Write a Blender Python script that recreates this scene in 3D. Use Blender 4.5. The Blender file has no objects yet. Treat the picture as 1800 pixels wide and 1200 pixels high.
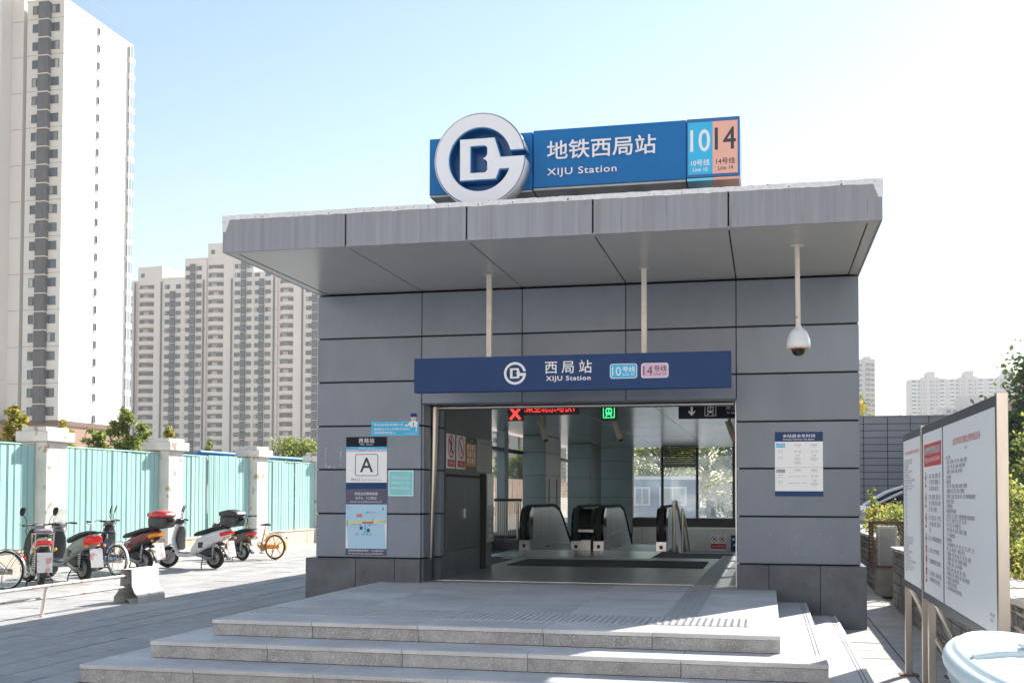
import bpy, math, random
from mathutils import Vector, Matrix
random.seed(7)
R = math.radians
S = bpy.context.scene
COL = S.collection
# ------------------------------------------------------------------ camera
cam = bpy.data.cameras.new('camera'); camo = bpy.data.objects.new('camera', cam); COL.objects.link(camo)
cam.sensor_width = 36; cam.sensor_fit = 'HORIZONTAL'; cam.lens = 1962.775 / 1800 * 36
cam.shift_y = (804.482 - 600) / 1800; cam.clip_start = .05; cam.clip_end = 9000
yaw, pit, rol = R(12.854), R(1.832), R(0.147)
fw = Vector((-math.sin(yaw)*math.cos(pit), math.cos(yaw)*math.cos(pit), math.sin(pit)))
rt = Vector((math.cos(yaw), math.sin(yaw), 0)); up = rt.cross(fw)
r2 = rt*math.cos(rol) + up*math.sin(rol); u2 = r2.cross(fw)
camo.matrix_world = Matrix(((r2.x, u2.x, -fw.x, 0), (r2.y, u2.y, -fw.y, 0), (r2.z, u2.z, -fw.z, 1.6), (0, 0, 0, 1)))
S.camera = camo
# ------------------------------------------------------------------ sky, sun, exposure
SUN_AZ, SUN_EL = R(27.6), R(34.5)          # azimuth from +Y towards +X
w = bpy.data.worlds.new('World'); S.world = w; w.use_nodes = True
nt = w.node_tree; nt.nodes.clear()
sky = nt.nodes.new('ShaderNodeTexSky'); sky.sky_type = 'NISHITA'; sky.sun_disc = False
sky.sun_elevation = SUN_EL; sky.sun_rotation = SUN_AZ
sky.air_density = 1.4; sky.dust_density = 0.25; sky.ozone_density = 0.0; sky.altitude = 50
bg = nt.nodes.new('ShaderNodeBackground'); bg.inputs['Strength'].default_value = .087
wo = nt.nodes.new('ShaderNodeOutputWorld')
nt.links.new(sky.outputs[0], bg.inputs[0]); nt.links.new(bg.outputs[0], wo.inputs[0])
sl = bpy.data.lights.new('sun', 'SUN'); sl.energy = 5.0; sl.angle = R(.53); sl.color = (1, .95, .87)
so = bpy.data.objects.new('sun', sl); COL.objects.link(so)
sd = Vector((math.sin(SUN_AZ)*math.cos(SUN_EL), math.cos(SUN_AZ)*math.cos(SUN_EL), math.sin(SUN_EL)))
so.rotation_euler = (-sd).to_track_quat('-Z', 'Y').to_euler(); so.location = (20, 40, 60)
S.view_settings.view_transform = 'Standard'; S.view_settings.look = 'None'
S.view_settings.gamma = 1; S.view_settings.use_curve_mapping = False
S.view_settings.exposure = 1.02
S.cycles.max_bounces = 8; S.cycles.transparent_max_bounces = 16
S.cycles.sample_clamp_indirect = 6

# ------------------------------------------------------------------ materials
def mat(name, col, rough=.6, metal=0, var=0, scale=6, bump=0, bscale=60, rand=0, spec=.5, coat=0, stretch=None, spots=None, spot_scale=30, spot_at=.62, coords='Object', emit=None, translucent=0, alpha=None):
    m = bpy.data.materials.new(name); m.use_nodes = True
    N = m.node_tree; L = N.links; p = N.nodes['Principled BSDF']
    p.inputs['Base Color'].default_value = (*col, 1); p.inputs['Roughness'].default_value = rough
    p.inputs['Metallic'].default_value = metal; p.inputs['Specular IOR Level'].default_value = spec
    if coat: p.inputs['Coat Weight'].default_value = coat; p.inputs['Coat Roughness'].default_value = .08
    if emit: p.inputs['Emission Color'].default_value = (*col, 1); p.inputs['Emission Strength'].default_value = emit
    src = None
    if var or bump or spots or rand:
        tc = N.nodes.new('ShaderNodeTexCoord'); mp = N.nodes.new('ShaderNodeMapping')
        L.new(tc.outputs[coords], mp.inputs[0])
        oi = N.nodes.new('ShaderNodeObjectInfo')
        ml = N.nodes.new('ShaderNodeMath'); ml.operation = 'MULTIPLY'; ml.inputs[1].default_value = 37
        L.new(oi.outputs['Random'], ml.inputs[0])
        va = N.nodes.new('ShaderNodeVectorMath'); va.operation = 'ADD'
        L.new(mp.outputs[0], va.inputs[0]); L.new(ml.outputs[0], va.inputs[1])
        if stretch: mp.inputs['Scale'].default_value = stretch
        vec = va.outputs[0]
    c = None
    if var:
        n = N.nodes.new('ShaderNodeTexNoise'); n.inputs['Scale'].default_value = scale; n.inputs['Detail'].default_value = 6; n.inputs['Roughness'].default_value = .65
        L.new(vec, n.inputs['Vector'])
        cr = N.nodes.new('ShaderNodeMapRange'); cr.inputs[1].default_value = .3; cr.inputs[2].default_value = .7
        cr.inputs[3].default_value = 1 - var; cr.inputs[4].default_value = 1 + var
        L.new(n.outputs[0], cr.inputs[0]); c = cr.outputs[0]
    if rand:
        rr = N.nodes.new('ShaderNodeMapRange'); rr.inputs[3].default_value = 1 - rand; rr.inputs[4].default_value = 1 + rand
        L.new(oi.outputs['Random'], rr.inputs[0])
        if c is None: c = rr.outputs[0]
        else:
            mm = N.nodes.new('ShaderNodeMath'); mm.operation = 'MULTIPLY'; L.new(c, mm.inputs[0]); L.new(rr.outputs[0], mm.inputs[1]); c = mm.outputs[0]
    if c is not None:
        vm = N.nodes.new('ShaderNodeVectorMath'); vm.operation = 'SCALE'; vm.inputs[0].default_value = col
        L.new(c, vm.inputs['Scale']); src = vm.outputs[0]
    if spots:
        n2 = N.nodes.new('ShaderNodeTexNoise'); n2.inputs['Scale'].default_value = spot_scale; n2.inputs['Detail'].default_value = 5
        L.new(vec, n2.inputs['Vector'])
        mr = N.nodes.new('ShaderNodeMapRange'); mr.inputs[1].default_value = spot_at; mr.inputs[2].default_value = spot_at + .05
        L.new(n2.outputs[0], mr.inputs[0])
        mx = N.nodes.new('ShaderNodeMix'); mx.data_type = 'RGBA'
        L.new(mr.outputs[0], mx.inputs[0])
        if src: L.new(src, mx.inputs[6])
        else: mx.inputs[6].default_value = (*col, 1)
        mx.inputs[7].default_value = (*spots, 1); src = mx.outputs[2]
    if src: L.new(src, p.inputs['Base Color'])
    if bump:
        nb = N.nodes.new('ShaderNodeTexNoise'); nb.inputs['Scale'].default_value = bscale; nb.inputs['Detail'].default_value = 4
        L.new(vec, nb.inputs['Vector'])
        bp = N.nodes.new('ShaderNodeBump'); bp.inputs['Strength'].default_value = bump; bp.inputs['Distance'].default_value = .02
        L.new(nb.outputs[0], bp.inputs['Height']); L.new(bp.outputs[0], p.inputs['Normal'])
    return m

def leafmat(name, c1, c2, c3, tr=.45):
    m = bpy.data.materials.new(name); m.use_nodes = True; N = m.node_tree; L = N.links; N.nodes.clear()
    g = N.nodes.new('ShaderNodeNewGeometry'); r = N.nodes.new('ShaderNodeValToRGB')
    r.color_ramp.elements[0].color = (*c1, 1); r.color_ramp.elements[1].color = (*c3, 1)
    e = r.color_ramp.elements.new(.55); e.color = (*c2, 1)
    L.new(g.outputs['Random Per Island'], r.inputs[0])
    d = N.nodes.new('ShaderNodeBsdfDiffuse'); t = N.nodes.new('ShaderNodeBsdfTranslucent'); x = N.nodes.new('ShaderNodeMixShader'); x.inputs[0].default_value = tr
    gl = N.nodes.new('ShaderNodeBsdfGlossy'); gl.inputs['Roughness'].default_value = .45; x2 = N.nodes.new('ShaderNodeMixShader'); x2.inputs[0].default_value = .04
    L.new(r.outputs[0], d.inputs[0]); L.new(r.outputs[0], t.inputs[0]); L.new(d.outputs[0], x.inputs[1]); L.new(t.outputs[0], x.inputs[2])
    L.new(x.outputs[0], x2.inputs[1]); L.new(gl.outputs[0], x2.inputs[2])
    o = N.nodes.new('ShaderNodeOutputMaterial'); L.new(x2.outputs[0], o.inputs[0]); return m

def glassmat(name, tint=(.86, .92, .93), refl=.08, dirt=0):
    m = bpy.data.materials.new(name); m.use_nodes = True; N = m.node_tree; L = N.links; N.nodes.clear()
    t = N.nodes.new('ShaderNodeBsdfTransparent'); t.inputs[0].default_value = (*tint, 1)
    g = N.nodes.new('ShaderNodeBsdfGlossy'); g.inputs['Roughness'].default_value = .02
    lw = N.nodes.new('ShaderNodeLayerWeight'); lw.inputs[0].default_value = .25
    lw.inputs[0].default_value = .5; pw = N.nodes.new('ShaderNodeMath'); pw.operation = 'POWER'; pw.inputs[1].default_value = 5; L.new(lw.outputs['Facing'], pw.inputs[0])
    a = N.nodes.new('ShaderNodeMath'); a.operation = 'ADD'; a.inputs[1].default_value = refl; a.use_clamp = True
    L.new(pw.outputs[0], a.inputs[0])
    x = N.nodes.new('ShaderNodeMixShader'); L.new(a.outputs[0], x.inputs[0]); L.new(t.outputs[0], x.inputs[1]); L.new(g.outputs[0], x.inputs[2])
    out = x.outputs[0]
    if dirt:
        d = N.nodes.new('ShaderNodeBsdfDiffuse'); d.inputs[0].default_value = (.7, .72, .75, 1)
        tr = N.nodes.new('ShaderNodeBsdfTranslucent'); tr.inputs[0].default_value = (.7, .75, .8, 1)
        ad = N.nodes.new('ShaderNodeMixShader'); ad.inputs[0].default_value = .6; L.new(d.outputs[0], ad.inputs[1]); L.new(tr.outputs[0], ad.inputs[2])
        tc = N.nodes.new('ShaderNodeTexCoord'); n = N.nodes.new('ShaderNodeTexNoise'); n.inputs['Scale'].default_value = 1.7; n.inputs['Detail'].default_value = 6
        L.new(tc.outputs['Object'], n.inputs[0])
        mr = N.nodes.new('ShaderNodeMapRange'); mr.inputs[1].default_value = .35; mr.inputs[2].default_value = .75; mr.inputs[3].default_value = dirt*.3; mr.inputs[4].default_value = dirt
        L.new(n.outputs[0], mr.inputs[0])
        x3 = N.nodes.new('ShaderNodeMixShader'); L.new(mr.outputs[0], x3.inputs[0]); L.new(out, x3.inputs[1]); L.new(ad.outputs[0], x3.inputs[2]); out = x3.outputs[0]
    o = N.nodes.new('ShaderNodeOutputMaterial'); L.new(out, o.inputs[0]); return m

K = {}
def defm(n, *a, **k): K[n] = mat(n, *a, **k)
defm('clad', (.178, .212, .268), rough=.36, var=.12, scale=1.6, rand=.085, bump=.05, bscale=3, stretch=(1, 1, .45))
defm('clad_scuff', (.6, .62, .66), rough=.8)
defm('joint', (.018, .02, .024), rough=.9)
defm('plinth', (.092, .104, .125), rough=.42, var=.3, scale=3.5, rand=.12, bump=.15, bscale=90)
defm('fascia', (.26, .273, .315), rough=.42, var=.17, scale=4, stretch=(3.5, 3.5, .10), rand=.05, spots=(.19, .20, .23), spot_scale=7, spot_at=.63)
defm('soffit', (.44, .43, .415), rough=.3, var=.05, scale=2)
defm('flashing', (.72, .74, .78), rough=.45, var=.15, scale=20, spots=(.06, .06, .07), spot_scale=26, spot_at=.63)
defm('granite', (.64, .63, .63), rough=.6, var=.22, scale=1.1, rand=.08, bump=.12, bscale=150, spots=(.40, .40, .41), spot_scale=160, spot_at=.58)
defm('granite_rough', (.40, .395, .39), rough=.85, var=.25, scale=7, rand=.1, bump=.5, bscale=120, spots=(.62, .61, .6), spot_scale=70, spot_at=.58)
defm('floor_tile', (.27, .275, .28), rough=.32, var=.12, scale=1.4, rand=.06)
defm('tactile', (.48, .48, .49), rough=.55, var=.1)
defm('mat_dark', (.035, .037, .04), rough=.9, bump=.3, bscale=300)
defm('slab', (.42, .405, .395), rough=.85, var=.16, scale=4, rand=.09, bump=.3, bscale=80)
defm('slab_bed', (.09, .09, .092), rough=.95, var=.2)
defm('asphalt', (.36, .345, .33), rough=.95, var=.2, scale=2)
defm('earth', (.22, .19, .15), rough=.95, var=.3)
defm('blue_sign', (.002, .15, .42), rough=.45, spec=.25, var=.05)
defm('blue_edge', (.008, .12, .36), rough=.35)
defm('navy', (.016, .05, .16), rough=.5, spec=.2, var=.05, scale=2)
defm('navy_dark', (.010, .014, .028), rough=.6, spec=.15)
defm('esc_steel', (.74, .76, .77), rough=.38, metal=.55, var=.05, scale=2)
defm('white', (.8, .8, .82), rough=.4)
defm('white_letter', (.78, .8, .84), rough=.4)
defm('sign_grey', (.42, .43, .43), rough=.5, var=.08)
defm('cyan', (.01, .45, .78), rough=.4)
defm('cyan_light', (.14, .66, .86), rough=.4)
defm('salmon', (.80, .42, .33), rough=.4)
defm('pink', (.68, .42, .60), rough=.4)
defm('lilac', (.56, .52, .66), rough=.4)
defm('dark_letter', (.03, .035, .06), rough=.5)
defm('ink', (.10, .10, .12), rough=.6)
defm('ink_mid', (.25, .26, .29), rough=.6)
defm('red', (.62, .02, .03), rough=.4)
defm('red_ink', (.62, .05, .07), rough=.5)
defm('red_lamp', (.42, .015, .02), rough=.25)
defm('paper', (.84, .855, .885), rough=.35)
defm('teal', (.20, .62, .66), rough=.4)
defm('aubergine', (.06, .06, .14), rough=.35)
defm('map_blue', (.40, .63, .82), rough=.35)
defm('map_yellow', (.62, .68, .38), rough=.4)
defm('orange', (.72, .26, .02), rough=.45)
defm('post_white', (.62, .58, .54), rough=.45, var=.12, scale=8, spots=(.25, .12, .07), spot_scale=12, spot_at=.70)
defm('cam_white', (.72, .74, .78), rough=.35)
defm('cam_cream', (.42, .37, .28), rough=.45)
defm('black_gloss', (.008, .008, .010), rough=.12)
defm('black_rubber', (.012, .012, .013), rough=.75)
defm('black_plastic', (.02, .021, .024), rough=.5)
defm('charcoal', (.045, .048, .052), rough=.45)
defm('steel', (.55, .56, .57), rough=.28, metal=1, var=.06, scale=3)
defm('steel_warm', (.50, .465, .425), rough=.3, metal=1, var=.12, scale=4, stretch=(1, 1, .3))
defm('steel_dark', (.20, .20, .21), rough=.35, metal=1)
defm('ceiling_metal', (.46, .49, .50), rough=.2, metal=1, var=.08, scale=3)
defm('teal_panel', (.19, .26, .29), rough=.35, var=.08, scale=2, rand=.06)
defm('dark_panel', (.075, .082, .088), rough=.4, var=.15, scale=2, rand=.05)
defm('mullion', (.03, .036, .042), rough=.4, metal=.3)
defm('frame_grey', (.10, .11, .125), rough=.4, metal=.4)
defm('cream_wall', (.72, .74, .70), rough=.6, var=.06)
defm('led_red', (.9, .035, .03), emit=1.3)
defm('led_green', (.05, 1, .3), emit=.9)
defm('fence_sheet', (.42, .66, .62), rough=.45, var=.07, scale=2.5, rand=.06, stretch=(1, 1, .3))
defm('fence_rust', (.62, .30, .16), rough=.8, var=.4, scale=1.2, stretch=(4, 4, .3), spots=(.7, .68, .6), spot_scale=3, spot_at=.5)
defm('plaster', (.74, .70, .65), rough=.85, var=.10, scale=2.5, bump=.3, bscale=30, spots=(.46, .35, .27), spot_scale=3.4, spot_at=.60)
defm('wall_base', (.66, .57, .47), rough=.9, var=.18, scale=3, stretch=(1, 1, .35), spots=(.50, .32, .17), spot_scale=3.5, spot_at=.6)
defm('concrete_white', (.74, .73, .70), rough=.85, var=.08, scale=5, bump=.25, bscale=50, spots=(.42, .38, .33), spot_scale=7, spot_at=.68)
defm('pipe_white', (.75, .68, .63), rough=.5, spots=(.55, .2, .14), spot_scale=5, spot_at=.6)
defm('tower_white', (.86, .785, .725), rough=.85, var=.03, scale=.15)
defm('tower_brown', (.42, .25, .18), rough=.85, var=.05, scale=.3)
defm('tower_brown_dark', (.20, .12, .10), rough=.8)
defm('tower_pink', (.88, .76, .69), rough=.85, var=.04, scale=.1)
defm('tower_far', (.44, .40, .41), rough=.85)
defm('tower_joint', (.38, .35, .33), rough=.9)
defm('pipe_dark', (.16, .145, .145), rough=.8)
defm('louvre', (.12, .115, .12), rough=.7, var=.3, scale=.8, stretch=(3, 3, .4))
defm('win_glass', (.055, .075, .10), rough=.06, spec=.8, rand=.5)
defm('win_far', (.06, .08, .115), rough=.25, rand=.4)
defm('win_frame', (.13, .12, .125), rough=.6)
defm('bay_glass', (.34, .38, .43), rough=.15, rand=.2)
defm('curtain', (.42, .40, .38), rough=.9, rand=.5)
defm('clad_block', (.21, .225, .26), rough=.45, var=.06, scale=1, rand=.06)
defm('stone', (.24, .235, .225), rough=.9, var=.25, scale=6, rand=.35, bump=.6, bscale=18)
defm('mortar', (.50, .46, .40), rough=.95, var=.2, scale=8, bump=.4, bscale=40)
defm('coping', (.60, .55, .50), rough=.9, var=.15, scale=4, rand=.1, bump=.4, bscale=30)
defm('rust', (.14, .075, .05), rough=.8, var=.3)
defm('concrete_post', (.40, .36, .31), rough=.9, var=.25, scale=4, bump=.4)
defm('bin_lid', (.62, .74, .78), rough=.38, var=.03)
defm('bin_body', (.035, .04, .045), rough=.5)
defm('bin_side', (.30, .42, .47), rough=.45)
defm('car_white', (.74, .76, .78), rough=.25, coat=1)
defm('car_silver', (.50, .53, .57), rough=.25, metal=.4, coat=1)
defm('car_glass', (.015, .02, .03), rough=.04)
defm('hut_blue', (.25, .32, .42), rough=.5)
defm('red_plastic', (.55, .03, .025), rough=.25, coat=.6)
defm('maroon', (.18, .012, .02), rough=.25, coat=.6)
defm('scooter_grey', (.26, .275, .27), rough=.4)
defm('scooter_white', (.72, .73, .75), rough=.3, coat=.5)
defm('scooter_cream', (.55, .52, .45), rough=.45)
defm('seat_green', (.03, .04, .038), rough=.55)
defm('seat_black', (.018, .02, .022), rough=.6)
defm('amber', (.85, .30, .02), rough=.25)
defm('tail_red', (.75, .03, .02), rough=.2)
defm('plate_white', (.72, .74, .74), rough=.5, spots=(.62, .35, .35), spot_scale=8, spot_at=.56)
defm('chrome', (.65, .65, .66), rough=.2, metal=1)
defm('alloy', (.35, .35, .36), rough=.4, metal=1)
defm('bike_blue', (.04, .08, .24), rough=.35, coat=.4)
defm('bike_grey', (.34, .34, .34), rough=.35, metal=.5)
defm('bike_yellow', (.85, .38, .005), rough=.35, coat=.4)
defm('moped_brown', (.10, .08, .07), rough=.5)
defm('mauve', (.22, .19, .25), rough=.8)
defm('wire', (.30, .32, .30), rough=.5, metal=.6)
defm('skin', (.45, .27, .19), rough=.6)
defm('plaid', (.55, .26, .34), rough=.9, spots=(.62, .56, .60), spot_scale=9, spot_at=.5)
defm('trousers', (.05, .05, .06), rough=.9)
defm('hair', (.16, .15, .15), rough=.7)
defm('bark', (.10, .08, .06), rough=.9, var=.3)
defm('blue_pipe', (.10, .32, .72), rough=.45)
defm('roof_tile', (.24, .13, .10), rough=.8)
defm('bench', (.55, .52, .47), rough=.6)
K['leaf_dark'] = leafmat('leaf_dark', (.06, .11, .035), (.10, .16, .05), (.16, .21, .07), .5)
K['leaf_mid'] = leafmat('leaf_mid', (.14, .20, .045), (.26, .32, .07), (.40, .40, .10), .7)
K['leaf_yellow'] = leafmat('leaf_yellow', (.26, .29, .06), (.44, .42, .09), (.60, .42, .10), .7)
K['leaf_gold'] = leafmat('leaf_gold', (.30, .22, .03), (.50, .33, .03), (.60, .42, .08), .45)
K['leaf_bright'] = leafmat('leaf_bright', (.18, .25, .05), (.30, .34, .09), (.46, .42, .14), .7)
K['glass'] = glassmat('glass', tint=(.95,.97,.97), refl=.05)
K['glass_dirty'] = glassmat('glass_dirty', tint=(.90, .95, .97), refl=.05, dirt=.16)
K['windscreen'] = glassmat('windscreen', tint=(.8, .86, .86), refl=.15)

# ------------------------------------------------------------------ mesh building
ORG = {}
class MB:
    def __init__(s): s.v = []; s.f = []; s.m = []; s.sm = []
    def add(s, vs, fs, mi=0, smooth=False):
        b = len(s.v); s.v += [tuple(v) for v in vs]
        for f in fs: s.f.append(tuple(i + b for i in f)); s.m.append(mi); s.sm.append(smooth)
        return s
    def box(s, x0, y0, z0, x1, y1, z1, mi=0, c=0):
        if x0 > x1: x0, x1 = x1, x0
        if y0 > y1: y0, y1 = y1, y0
        if z0 > z1: z0, z1 = z1, z0
        if not c:
            return s.add([(x0,y0,z0),(x1,y0,z0),(x1,y1,z0),(x0,y1,z0),(x0,y0,z1),(x1,y0,z1),(x1,y1,z1),(x0,y1,z1)],
                         [(0,3,2,1),(4,5,6,7),(0,1,5,4),(1,2,6,5),(2,3,7,6),(3,0,4,7)], mi)
        V = []; 
        for z, k in ((z0, 1), (z0 + c, 0), (z1 - c, 0), (z1, 1)):
            d = c if k else 0
            a, b, e, g = x0 + d, x1 - d, y0 + d, y1 - d; q = 0 if k else c
            if k: V += [(a,e,z),(a,e,z),(b,e,z),(b,e,z),(b,g,z),(b,g,z),(a,g,z),(a,g,z)]
            else: V += [(a,e+q,z),(a+q,e,z),(b-q,e,z),(b,e+q,z),(b,g-q,z),(b-q,g,z),(a+q,g,z),(a,g-q,z)]
        F = [(7,5,3,1) if 0 else (0,6,4,2), (25,27,29,31)]
        for r in range(3):
            for i in range(8):
                j = (i+1) % 8; F.append((r*8+i, r*8+j, r*8+8+j, r*8+8+i))
        return s.add(V, F, mi)
    def ring(s, rings, mi=0, smooth=True, caps=True, closed=False):
        n = len(rings[0]); V = [p for r in rings for p in r]; F = []
        m = len(rings)
        for k in range(m if closed else m - 1):
            k2 = (k + 1) % m
            for i in range(n):
                j = (i + 1) % n; F.append((k*n+i, k*n+j, k2*n+j, k2*n+i))
        s.add(V, F, mi, smooth)
        if caps and not closed:
            s.add(rings[0], [tuple(range(n))[::-1]], mi); s.add(rings[-1], [tuple(range(n))], mi)
        return s
    def tube(s, pts, r, n=8, mi=0, closed=False, smooth=True):
        pts = [Vector(p) for p in pts]; m = len(pts); rs = r if isinstance(r, (list, tuple)) else [r]*m
        rings = []; prev = None
        for i, p in enumerate(pts):
            if closed: t = pts[(i+1) % m] - pts[i-1]
            else: t = (pts[min(i+1, m-1)] - pts[max(i-1, 0)])
            t.normalize()
            if prev is None:
                a = Vector((0, 0, 1)) if abs(t.z) < .9 else Vector((1, 0, 0)); x = t.cross(a).normalized()
            else:
                x = (prev - t*prev.dot(t)); x = x.normalized() if x.length > 1e-6 else t.orthogonal().normalized()
            prev = x; y = t.cross(x)
            rings.append([p + (x*math.cos(2*math.pi*k/n) + y*math.sin(2*math.pi*k/n))*rs[i] for k in range(n)])
        return s.ring(rings, mi, smooth, True, closed)
    def lathe(s, prof, n=16, o=(0,0,0), axis='z', mi=0, smooth=True, caps=True):
        rings = []
        for r, h in prof:
            q = []
            for k in range(n):
                a = 2*math.pi*k/n; c, d = r*math.cos(a), r*math.sin(a)
                q.append({'z': (o[0]+c, o[1]+d, o[2]+h), 'y': (o[0]+d, o[1]+h, o[2]+c), 'x': (o[0]+h, o[1]+c, o[2]+d)}[axis])
            rings.append(q)
        return s.ring(rings, mi, smooth, caps)
    def torus(s, c, Rr, r, axis='y', n=24, m=8, mi=0, flat=1.0):
        rings = []
        for i in range(n):
            a = 2*math.pi*i/n; q = []
            for k in range(m):
                b = 2*math.pi*k/m; rr = Rr + r*math.cos(b); h = r*math.sin(b)*flat
                x, z = rr*math.cos(a), rr*math.sin(a)
                q.append({'y': (c[0]+x, c[1]+h, c[2]+z), 'x': (c[0]+h, c[1]+x, c[2]+z), 'z': (c[0]+x, c[1]+z, c[2]+h)}[axis])
            rings.append(q)
        return s.ring(rings, mi, True, False, True)
    def path(s, pts, hw, hh, n=12, e=2.6, mi=0, smooth=True, y0=0):
        """superellipse sections along a path in the xz plane; width along y, thickness along the normal"""
        m = len(pts); rings = []
        for i, p in enumerate(pts):
            a = pts[max(i-1, 0)]; b = pts[min(i+1, m-1)]; t = Vector((b[0]-a[0], b[1]-a[1])).normalized(); nx, nz = -t.y, t.x
            q = []
            for k in range(n):
                an = 2*math.pi*(k+.5)/n; c, d = math.cos(an), math.sin(an)
                c = math.copysign(abs(c)**(2/e), c)*hw[i]; d = math.copysign(abs(d)**(2/e), d)*hh[i]
                q.append((p[0] + nx*d, y0 + c, p[1] + nz*d))
            rings.append(q)
        return s.ring(rings, mi, smooth)
    def prism(s, poly, fn, a, b, mi=0, smooth=False):
        n = len(poly); V = [fn(u, v, a) for u, v in poly] + [fn(u, v, b) for u, v in poly]
        F = [tuple(range(n))[::-1], tuple(range(n, 2*n))] + [(i, (i+1) % n, n+(i+1) % n, n+i) for i in range(n)]
        return s.add(V, F, mi, smooth)
    def mesh(s, name, mats, off=None):
        me = bpy.data.meshes.new(name)
        v = s.v if off is None else [(a-off[0], b-off[1], c-off[2]) for a, b, c in s.v]
        me.from_pydata(v, [], s.f)
        for m in (mats if isinstance(mats, (list, tuple)) else [mats]): me.materials.append(K[m] if isinstance(m, str) else m)
        me.polygons.foreach_set('material_index', s.m); me.polygons.foreach_set('use_smooth', s.sm); me.update()
        return me
    def build(s, name, mats, parent=None, kind=None, label=None):
        off = root_org(parent); me = s.mesh(name, mats, off)
        return link(name, me, parent, (0, 0, 0), kind=kind, label=label)
def root_org(p):
    while p is not None and p.parent is not None: p = p.parent
    return ORG.get(p.name) if p is not None else None
def link(name, me, parent=None, loc=(0,0,0), rot=None, kind=None, label=None):
    o = bpy.data.objects.new(name, me); COL.objects.link(o); o.parent = parent; o.location = loc
    if rot: o.rotation_euler = rot
    if kind: o['kind'] = kind
    if label: o['label'] = label
    return o
def thing(name, label, cat, loc=(0,0,0), group=None, rz=0, kind=None):
    o = bpy.data.objects.new(name, None); COL.objects.link(o); o.location = loc; o.rotation_euler = (0, 0, rz)
    o.empty_display_size = .2; o['label'] = label; o['category'] = cat
    if group: o['group'] = group
    if kind: o['kind'] = kind
    ORG[o.name] = Vector(loc); return o
def tag(o, label, cat, group=None):
    o['label'] = label; o['category'] = cat
    if group: o['group'] = group
    return o
def at(p, root): # world point to the root's own coordinates
    q = ORG[root.name]; return (p[0]-q[0], p[1]-q[1], p[2]-q[2])
def dup(o, parent=None):
    c = o.copy(); COL.objects.link(c); c.parent = parent
    for ch in o.children: dup(ch, c)
    return c
def boxes(name, mats, parent, lst, c=0, **k):
    for b in lst: MB().box(*b, c=c).build(name, mats, parent, **k)
FACE = {'-Y': lambda P: (lambda u, v, d: (P[0]+u, P[1]-d, P[2]+v)), '-X': lambda P: (lambda u, v, d: (P[0]-d, P[1]-u, P[2]+v)),
        '+X': lambda P: (lambda u, v, d: (P[0]+d, P[1]+u, P[2]+v))}
def text(body, parent, m, P, h=None, w=None, face='-Y', align='l', bold=0, d=.0015, ext=0, name='lettering', spacing=1, line=1, res=3, size=None, valign='b', label=None, fat=0):
    c = bpy.data.curves.new('t', 'FONT'); c.body = body; c.offset = bold; c.resolution_u = res; c.space_character = spacing; c.space_line = line
    c.extrude = 0; o = bpy.data.objects.new('t', c); COL.objects.link(o); t = o.to_mesh()
    vs = [tuple(v.co) for v in t.vertices]; fs = [tuple(p.vertices) for p in t.polygons]; o.to_mesh_clear(); bpy.data.objects.remove(o); bpy.data.curves.remove(c)
    x0 = min(v[0] for v in vs); x1 = max(v[0] for v in vs); y0 = min(v[1] for v in vs); y1 = max(v[1] for v in vs)
    sy = size if size else (h/(y1-y0) if h else w/(x1-x0)); sx = w/(x1-x0) if w else sy
    if not size and not h: sy = sx
    ax = {'l': x0, 'c': (x0+x1)/2, 'r': x1}[align]; ay = {'b': y0, 'c': (y0+y1)/2, 't': y1}[valign]
    F = FACE[face](P); mb = MB()
    mb.add([F((a-ax)*sx, (b-ay)*sy, d+ext) for a, b, _ in vs], fs)
    if fat:
        q = fat*(y1-y0)*sy
        for k, (du, dv) in enumerate(((q, 0), (-q, 0), (0, q), (0, -q), (q*.7, q*.7), (-q*.7, -q*.7), (q*.7, -q*.7), (-q*.7, q*.7))):
            mb.add([F((a-ax)*sx+du, (b-ay)*sy+dv, d+ext-.0003*(k+1)) for a, b, _ in vs], fs)
    if ext:   # side walls of raised letters
        from collections import Counter
        ed = Counter(); 
        for f in fs:
            for i in range(len(f)): ed[(f[i], f[(i+1) % len(f)])] += 1
        n = len(vs); mb.v += [F((a-ax)*sx, (b-ay)*sy, 0) for a, b, _ in vs]
        for (a, b) in ed:
            if (b, a) not in ed: mb.f.append((b, a, n+a, n+b)); mb.m.append(0); mb.sm.append(False)
    return mb.build(name, m, parent, label=label)
def shape(outer, holes, fn, d0, d1, name, m, parent, label=None):
    """flat outline with holes, given thickness from d0 to d1"""
    c = bpy.data.curves.new('s', 'CURVE'); c.dimensions = '2D'; c.fill_mode = 'BOTH'
    for pl in [outer] + holes:
        sp = c.splines.new('POLY'); sp.points.add(len(pl)-1); sp.use_cyclic_u = True
        for i, (u, v) in enumerate(pl): sp.points[i].co = (u, v, 0, 1)
    o = bpy.data.objects.new('s', c); COL.objects.link(o); t = o.to_mesh()
    vs = [tuple(v.co) for v in t.vertices]; fs = [tuple(p.vertices) for p in t.polygons]; o.to_mesh_clear(); bpy.data.objects.remove(o); bpy.data.curves.remove(c)
    mb = MB(); mb.add([fn(a, b, d1) for a, b, _ in vs], fs)
    if d1 != d0:
        for pl in [outer] + holes:
            n = len(pl); mb.add([fn(u, v, d0) for u, v in pl] + [fn(u, v, d1) for u, v in pl], [(i, (i+1) % n, n+(i+1) % n, n+i) for i in range(n)])
    return mb.build(name, m, parent, label=label)
def rrect(u0, v0, u1, v1, r, n=4):
    P = []
    for cx, cy, a0 in ((u1-r, v0+r, -90), (u1-r, v1-r, 0), (u0+r, v1-r, 90), (u0+r, v0+r, 180)):
        for k in range(n+1): a = R(a0 + 90*k/n); P.append((cx+r*math.cos(a), cy+r*math.sin(a)))
    return P
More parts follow.
